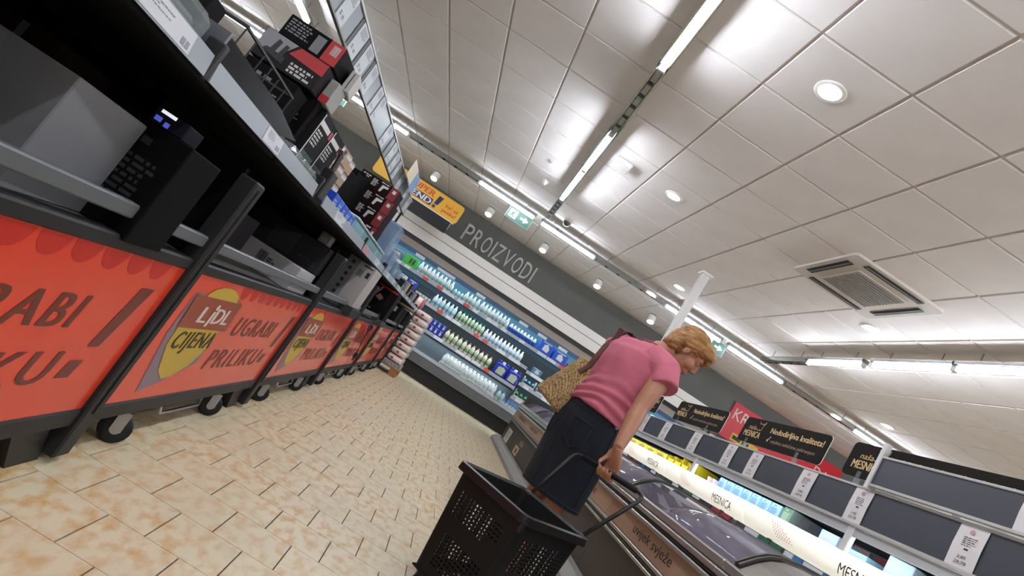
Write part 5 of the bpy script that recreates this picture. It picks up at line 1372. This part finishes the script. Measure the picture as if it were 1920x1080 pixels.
def fuse(name, mb, m_, parent, voxel=.006, it=6, fac=.5, disp=None):
    me = bpy.data.meshes.new('tmp'); me.from_pydata(mb.v, [], mb.f); me.update()
    o = bpy.data.objects.new('tmp', me); COL.objects.link(o)
    a = o.modifiers.new('r', 'REMESH'); a.mode = 'VOXEL'; a.voxel_size = voxel
    if it:
        s_ = o.modifiers.new('s', 'SMOOTH'); s_.iterations = it; s_.factor = fac
    dg = bpy.context.evaluated_depsgraph_get(); dg.update()
    nm = bpy.data.meshes.new_from_object(o.evaluated_get(dg))
    bpy.data.objects.remove(o); bpy.data.meshes.remove(me)
    if disp:
        nn = [(v.co.copy(), v.normal.copy()) for v in nm.vertices]
        for v, (c, n_) in zip(nm.vertices, nn): v.co = c + n_ * disp(c)
    o0 = ORG[parent.name]
    for v in nm.vertices: v.co = v.co - o0
    nm.materials.clear(); nm.materials.append(m_)
    nm.shade_smooth(); nm.name = name
    ob = bpy.data.objects.new(name, nm); COL.objects.link(ob); ob.parent = parent
    ORG[ob.name] = o0
    return ob
def tring(a, z, sf, sr, tilt=0, n=28, b=0, sq=1.0):
    out = []
    for i in range(n):
        an = 2 * PI * i / n
        cf, cr = math.cos(an), math.sin(an)
        if sq != 1: cf = math.copysign(abs(cf) ** sq, cf); cr = math.copysign(abs(cr) ** sq, cr)
        out.append(Wp(a + sf * cf, b + sr * cr, z - tilt * sf * cf))
    return out
# joints
shR = A3(.942, 2.69, 1.31); elR = A3(.893, 2.615, 1.09); wrR = Vector((.925, 2.69, .882))
G = tR.lerp(tN, .53)
b_ = (tN - tR).normalized(); fh = (f - b_ * f.dot(b_)).normalized()
up = b_.cross(fh); up = up if up.z > 0 else -up
kn = G + fh * .03 + up * .034
shL = Wp(.05, -.185, 1.33); elL = A3(.84, 3.15, 1.09); wrL = A3(.98, 3.05, 1.2)
hc = A3(1.045, 2.87, 1.492); pit = math.radians(34)
fh_ = Vector((.95, -.3, 0)).normalized(); rh_ = Vector((fh_.y, -fh_.x, 0))
F = fh_ * math.cos(pit) - Z * math.sin(pit); U = Z * math.cos(pit) + fh_ * math.sin(pit); Sd = rh_
HM = Matrix((F, Sd, U)).transposed().to_4x4()
def Hp(a, b, c): return hc + (F * a + Sd * b + U * c) * 1.05
body = MB()
body.loft([tring(0, .80, .12, .165), tring(0, .88, .125, .17), tring(0, 1.0, .105, .15), tring(.03, 1.12, .115, .155), tring(.05, 1.22, .125, .165), tring(.06, 1.32, .105, .165), tring(.085, 1.385, .07, .11), tring(.11, 1.42, .05, .06)])
body.tube([Wp(.1, 0, 1.37), Wp(.135, 0, 1.425), Hp(-.03, 0, -.06)], [.062, .056, .054], 14)
# legs and feet
for s_, (ax, ay) in ((1, (.864, 2.997)), (-1, (.805, 3.19))):
    hip = Wp(0, s_ * .085, .86); an = Vector((ax, ay, .085)); kneep = hip.lerp(an, .52) + f * .02
    body.tube([hip, hip.lerp(kneep, .5), kneep, kneep.lerp(an, .35) - f * .015, kneep.lerp(an, .75), an, an - Z * .05], [.09, .078, .056, .058, .042, .036, .036], 14)
    body.tube([an - f * .05 - Z * .05, an - Z * .045, an + f * .09 - Z * .058, an + f * .15 - Z * .066], [.03, .038, .034, .02], 12)
# arms
body.tube([shR, shR.lerp(elR, .45), elR, elR.lerp(wrR, .3), elR.lerp(wrR, .75), wrR], [.062, .052, .044, .045, .034, .027], 14)
body.tube([shL, shL.lerp(elL, .45), elL, elL.lerp(wrL, .3), elL.lerp(wrL, .75), wrL], [.06, .05, .042, .043, .033, .027], 14)
# right hand closed around the bar: palm in front of it, fingers under and up behind
kc = [kn + b_ * d for d in (.033, .011, -.011, -.032)]
body.loft([[wrR + b_ * (.027 * math.cos(a)) + fh * (.018 * math.sin(a)) for a in [i * PI / 8 for i in range(16)]],
           [wrR.lerp(kn, .45) + b_ * (.036 * math.cos(a)) + fh * (.018 * math.sin(a)) for a in [i * PI / 8 for i in range(16)]],
           [wrR.lerp(kn, .85) + b_ * (.041 * math.cos(a)) + fh * (.015 * math.sin(a)) for a in [i * PI / 8 for i in range(16)]],
           [kn + b_ * (.04 * math.cos(a)) + fh * (.011 * math.sin(a)) - up * .004 for a in [i * PI / 8 for i in range(16)]]])
for d, ln in ((.033, .95), (.011, 1.05), (-.0105, 1.0), (-.032, .82)):
    c = G + b_ * d
    P_ = [c + fh * .03 + up * .036, c + fh * .031 + up * .002, c + fh * .014 - up * .027, c - fh * .013 - up * .027, c - fh * .03 - up * .008, c - fh * .03 + up * (.014 * ln)]
    body.tube(P_, [.0105, .0095, .009, .0088, .0082, .007], 10)
tb = wrR.lerp(kn, .25) + b_ * .025
body.tube([tb, tb.lerp(kn, .5) + b_ * .022 - fh * .012, G + b_ * .05 - fh * .014 + up * .03, G + b_ * .044 - fh * .032 + up * .018], [.015, .013, .0105, .0085], 10)
# left hand holding the bag strap in front of the chest
dL = (wrL - elL).normalized(); sL = dL.cross(Z).normalized(); nL = sL.cross(dL)
body.loft([[wrL + sL * (.026 * math.cos(a)) + nL * (.017 * math.sin(a)) for a in [i * PI / 8 for i in range(16)]], [wrL + dL * .05 + sL * (.038 * math.cos(a)) + nL * (.016 * math.sin(a)) for a in [i * PI / 8 for i in range(16)]], [wrL + dL * .085 + sL * (.038 * math.cos(a)) + nL * (.012 * math.sin(a)) for a in [i * PI / 8 for i in range(16)]]])
for d, ln in ((.03, .9), (.01, 1.05), (-.01, 1.0), (-.029, .8)):
    c = wrL + dL * .082 + sL * d
    body.tube([c, c + dL * .038 * ln - nL * .004, c + dL * .05 * ln - nL * .028, c + dL * .028 * ln - nL * .042], [.0095, .009, .0085, .007], 10)
body.tube([wrL + dL * .02 + sL * .022, wrL + dL * .05 + sL * .045 - nL * .02, wrL + dL * .075 + sL * .035 - nL * .036], [.014, .011, .0085], 10)
# head
E3 = HM.to_3x3().to_4x4()
def he(mb, c, rad): mb.ell(Hp(*c), rad, E3, 20, 14)
he(body, (-.012, 0, .035), (.095, .074, .09)); he(body, (.03, 0, -.03), (.06, .058, .085)); he(body, (.05, 0, -.085), (.036, .036, .03))
he(body, (.062, 0, .03), (.036, .058, .04)); he(body, (.072, 0, -.012), (.03, .034, .05)); he(body, (.085, 0, -.02), (.022, .014, .03)); he(body, (.07, 0, -.06), (.026, .034, .024)); he(body, (.055, .034, -.025), (.034, .028, .032)); he(body, (.055, -.034, -.025), (.034, .028, .032))
body.tube([Hp(.088, 0, .025), Hp(.1, 0, -.006), Hp(.111, 0, -.028)], [.009, .011, .012], 10); he(body, (.096, .012, -.032), (.012, .009, .008)); he(body, (.096, -.012, -.032), (.012, .009, .008))
he(body, (.09, 0, -.06), (.012, .024, .006)); he(body, (.087, 0, -.073), (.012, .021, .007))
for s_ in (1, -1): he(body, (-.005, s_ * .076, -.01), (.018, .008, .03))
bd = fuse('body', body, mSkin, person, .0048, 5, .5)
for s_ in (1, -1):
    MB().ell(Hp(.0795, s_ * .031, .0125), (.0125, .0165, .0085), E3, 12, 8).build('eyelid', mSkin, person, smooth=True)
    MB().ell(Hp(.081, s_ * .031, .006), (.0075, .012, .006), E3, 12, 8).build('eye', mat('eye_white', '#a89e98', .4), person, smooth=True)
    MB().ell(Hp(.087, s_ * .031, .005), (.0028, .0045, .005), E3, 10, 6).build('iris', mat('iris_brown', '#33241c', .3), person, smooth=True)
    MB().tube([Hp(.096, s_ * .016, .026), Hp(.095, s_ * .032, .031), Hp(.084, s_ * .05, .026)], [.003, .0035, .002], 6).build('eyebrow', mat('brow_brown', '#7a4f2c', .7), person, smooth=True)
MB().tube([Hp(.082, -.024, -.067), Hp(.099, -.009, -.065), Hp(.099, .009, -.065), Hp(.082, .024, -.067)], [.0025, .0045, .0045, .0025], 8).build('lips', mat('lips_pink', '#a8605a', .5), person, smooth=True)
# hair: full bob with fringe
hair = MB()
he(hair, (-.025, 0, .055), (.112, .09, .088)); he(hair, (-.065, 0, .0), (.075, .082, .09)); he(hair, (.045, 0, .085), (.07, .078, .05))
he(hair, (.086, 0, .072), (.03, .06, .03)); he(hair, (.1, .0, .058), (.016, .045, .022))
for s_ in (1, -1):
    he(hair, (-.03, s_ * .07, .035), (.058, .022, .05)); he(hair, (.04, s_ * .066, .068), (.042, .018, .032)); he(hair, (-.07, s_ * .045, -.04), (.04, .038, .045))
he(hair, (-.085, 0, -.055), (.04, .06, .045))
def strands(c):
    q_ = HM.inverted() @ (c - hc)
    return .004 * noise.noise(Vector((q_.x * 7 + q_.z * 10, q_.y * 70, q_.z * 45 - q_.x * 30))) + .002 * noise.noise(Vector((q_.x * 10, q_.y * 130, q_.z * 90 - q_.x * 60)))
fuse('hair', hair, mHair, person, .0045, 3, .5, strands)
# tee
tee = MB()
tee.loft([tring(0, .955, .147, .193, .22), tring(0, 1.0, .141, .187, .2), tring(.005, 1.06, .13, .174, .12), tring(.025, 1.12, .14, .178, .05), tring(.045, 1.19, .153, .187), tring(.046, 1.26, .15, .192), tring(.046, 1.33, .136, .19), tring(.06, 1.38, .11, .16), tring(.092, 1.412, .08, .105), tring(.115, 1.43, .065, .075)])
slR = A3(.952, 2.645, 1.235); dR = (slR - shR).normalized()
tee.tube([Wp(.045, .1, 1.335), shR, slR], [.1, .08, .075], 20)
slL = shL.lerp(elL, .42); tee.tube([Wp(.055, -.1, 1.34), shL, slL], [.1, .08, .07], 20)
def folds(c):
    d = c - root; a = d.dot(f); bb = d.dot(r); z = c.z - .01
    k = max(0, min(1, (1.2 - z) / .16))
    w1 = math.sin((z * 1.0 + a * .55 - bb * .35) * 95 + 3 * noise.noise(Vector((a * 7, bb * 7, z * 9))))
    w2 = noise.noise(Vector((a * 12, bb * 12, z * 6 + a * 8)))
    edge = max(.15, min(1, (z - .96) / .06))
    return (.008 * w1 * k + .010 * w2 * (.5 + .5 * (1 - k))) * edge
fuse('tee_shirt', tee, mTee, person, .006, 5, .5, folds)
MB().tube([p for p in tring(.108, 1.43, .07, .082, 0, 28)], .004, 6, closed=True).build('neckband', mat('tee_rose_dark', '#ad5769', .85), person, smooth=True)
# skirt
rings = []
prof = [(.985, .128, .172, 0, .2), (.95, .136, .182, -.002, .12), (.9, .145, .192, -.006, .05), (.84, .15, .197, -.008, 0), (.76, .146, .196, -.005, 0), (.66, .14, .194, 0, 0), (.56, .136, .193, .003, 0), (.535, .135, .193, .005, 0), (.518, .134, .192, .005, 0)]
for z, sf, sr, a, ti in prof: rings.append(tring(a, z, sf, sr, ti, 40))
inner = [[p.lerp(Wp(a, 0, z), .03) for p in rg] for rg, (z, sf, sr, a, ti) in zip(rings, prof)]
seq = list(reversed(inner)) + rings
sk = MB().loft(list(reversed(rings)) + inner, False, False).build('denim_skirt', mDenim, person, smooth=True)
mSt = mat('denim_seam', '#1e2938', .8)
m = MB().tube([p + Z * .004 for p in tring(.005, .532, .1365, .1945, 0, 40)], .0022, 6, closed=True).build('hem_seam', mSt, sk, smooth=True)
def onskirt(an, z, out=.002):
    # outer surface point at angle an (0 = front, pi = back)
    for (z0, s0, r0, a0_, t0), (z1_, s1, r1, a1_, t1) in zip(prof[:-1], prof[1:]):
        if z1_ <= z <= z0:
            u = (z0 - z) / (z0 - z1_)
            return Wp(a0_ + (a1_ - a0_) * u + (s0 + (s1 - s0) * u + out) * math.cos(an), (r0 + (r1 - r0) * u + out) * math.sin(an), z - (t0 + (t1 - t0) * u) * s0 * math.cos(an))
for sgn in (1, -1):
    c_ = PI - sgn * .55
    pk = [(c_ - .3, .9), (c_ + .3, .9), (c_ + .29, .8), (c_, .765), (c_ - .29, .8)]
    path_ = []
    for i in range(5):
        (a0_, z0_), (a1_, z1_) = pk[i], pk[(i + 1) % 5]
        for u in (0, .33, .66): path_.append(onskirt(a0_ + (a1_ - a0_) * u, z0_ + (z1_ - z0_) * u))
    MB().tube(path_, .0024, 6, closed=True).build('back_pocket', mSt, sk, smooth=True)
MB().tube([onskirt(PI, .94 - .05 * i) for i in range(9)], .002, 6).build('centre_seam', mSt, sk, smooth=True)
MB().tube([onskirt(PI / 2, .95 - .05 * i) for i in range(9)], .002, 6).build('side_seam', mSt, sk, smooth=True)
MB().tube([onskirt(2 * PI * i / 40, .945) for i in range(40)], .002, 6, closed=True).build('waistband_seam', mSt, sk, smooth=True)
pt_ = onskirt(PI / 2 + .1, .955, .006); MB().bbox((pt_.x - .008, pt_.y - .003, pt_.z - .006), (pt_.x + .008, pt_.y + .003, pt_.z + .006), .002).build('metal_tag', mSteel, sk)
# sandals
for ax, ay in ((.864, 2.997), (.805, 3.19)):
    c = Vector((ax, ay, 0)) + f * .05
    pts = [c + f * (.125 * math.cos(a)) + r * (.042 * math.sin(a)) for a in [i * PI / 10 for i in range(20)]]
    s_ = MB().loft([pts, [p + Z * .018 for p in pts]]).build('sandal', mat('sandal_tan', '#6b4a38', .6), person)
    cc_ = c + f * .05
    MB().ribbon([cc_ + r * .042 + Z * .015, cc_ + r * .03 + Z * .052, cc_ + Z * .062, cc_ - r * .03 + Z * .052, cc_ - r * .042 + Z * .015], .03, .004, f).build('sandal_strap', mat('sandal_pale', '#b9a892', .6), s_)

# straw bag over her far shoulder
mStraw = mat('straw_weave', '#b39466', .85, col2='#6e5230', scale=75, contrast=(.42, .66))
mStrawD = mat('straw_edge', '#b5946a', .8)
mLea = mat('brown_leather', '#5a2f28', .5)
bg = A3(.6, 3.0, .89)
ax_ = Vector((.33, -.06, .93)).normalized()          # height axis, leaning towards her back
wd_ = Vector((.42, -.9, -.22)); wd_ = (wd_ - ax_ * wd_.dot(ax_)).normalized()
th_ = wd_.cross(ax_).normalized()
t = thing('straw_bag', tuple(bg), "woven straw shoulder bag with brown straps hanging at the woman's back", 'bag')
m = MB(); rings = []; NR = 30
for i in range(NR + 1):
    u = i / NR
    sw, st = .145 - .02 * u, .085 - .035 * u
    if i == 0: sw, st = sw * .93, st * .9
    out = []
    for k in range(64):
        an = 2 * PI * k / 64
        cx_ = math.copysign(abs(math.cos(an)) ** .7, math.cos(an)); sx_ = math.copysign(abs(math.sin(an)) ** .7, math.sin(an))
        bum = .0016 * (1 if (i + k) % 2 else -1) + .0035 * noise.noise(Vector((k * .8, i * .9, 3)))
        out.append(bg + ax_ * (.318 * u) + wd_ * ((sw + bum) * cx_) + th_ * ((st + bum) * sx_))
    rings.append(out)
inn = [[p.lerp(bg + ax_ * .315 * (i / NR), .08) for p in rg] for i, rg in list(enumerate(rings))[::-1][:12]]
m.loft(rings + inn).build('woven_body', mStraw, t)
ov = [bg + ax_ * .318 + wd_ * (.115 * math.cos(2 * PI * k / 32)) + th_ * (.046 * math.sin(2 * PI * k / 32)) for k in range(32)]
MB().tube(ov, .007, 8, closed=True).build('plaited_rim', mStrawD, t, smooth=True)
ov = [bg + ax_ * .006 + wd_ * (.128 * math.copysign(abs(math.cos(2 * PI * k / 32)) ** .7, math.cos(2 * PI * k / 32))) + th_ * (.07 * math.copysign(abs(math.sin(2 * PI * k / 32)) ** .7, math.sin(2 * PI * k / 32))) for k in range(32)]
MB().tube(ov, .006, 8, closed=True).build('plaited_base', mStrawD, t, smooth=True)
for sg in (1, -1):
    p0 = bg + ax_ * .3 + th_ * (.056 * sg) + wd_ * .03; p0b = bg + ax_ * .24 + th_ * (.064 * sg) + wd_ * .03
    topb = Wp(.02 + .02 * sg, -.14 - .01 * sg, 1.425); fr = Wp(.16, -.16, 1.33)
    MB().ribbon([p0b, p0, p0.lerp(topb, .5) + Vector((-.03, 0, .015)), topb - f * .04 - Z * .004, topb + f * .03 + Z * .012, fr], .042, .007, r).build('shoulder_strap', mLea, t)
MB().ribbon([bg + ax_ * .315 + th_ * .05, bg + ax_ * .345 + th_ * .03, bg + ax_ * .34 - th_ * .03], .06, .004, wd_).build('closing_flap', mStrawD, t)
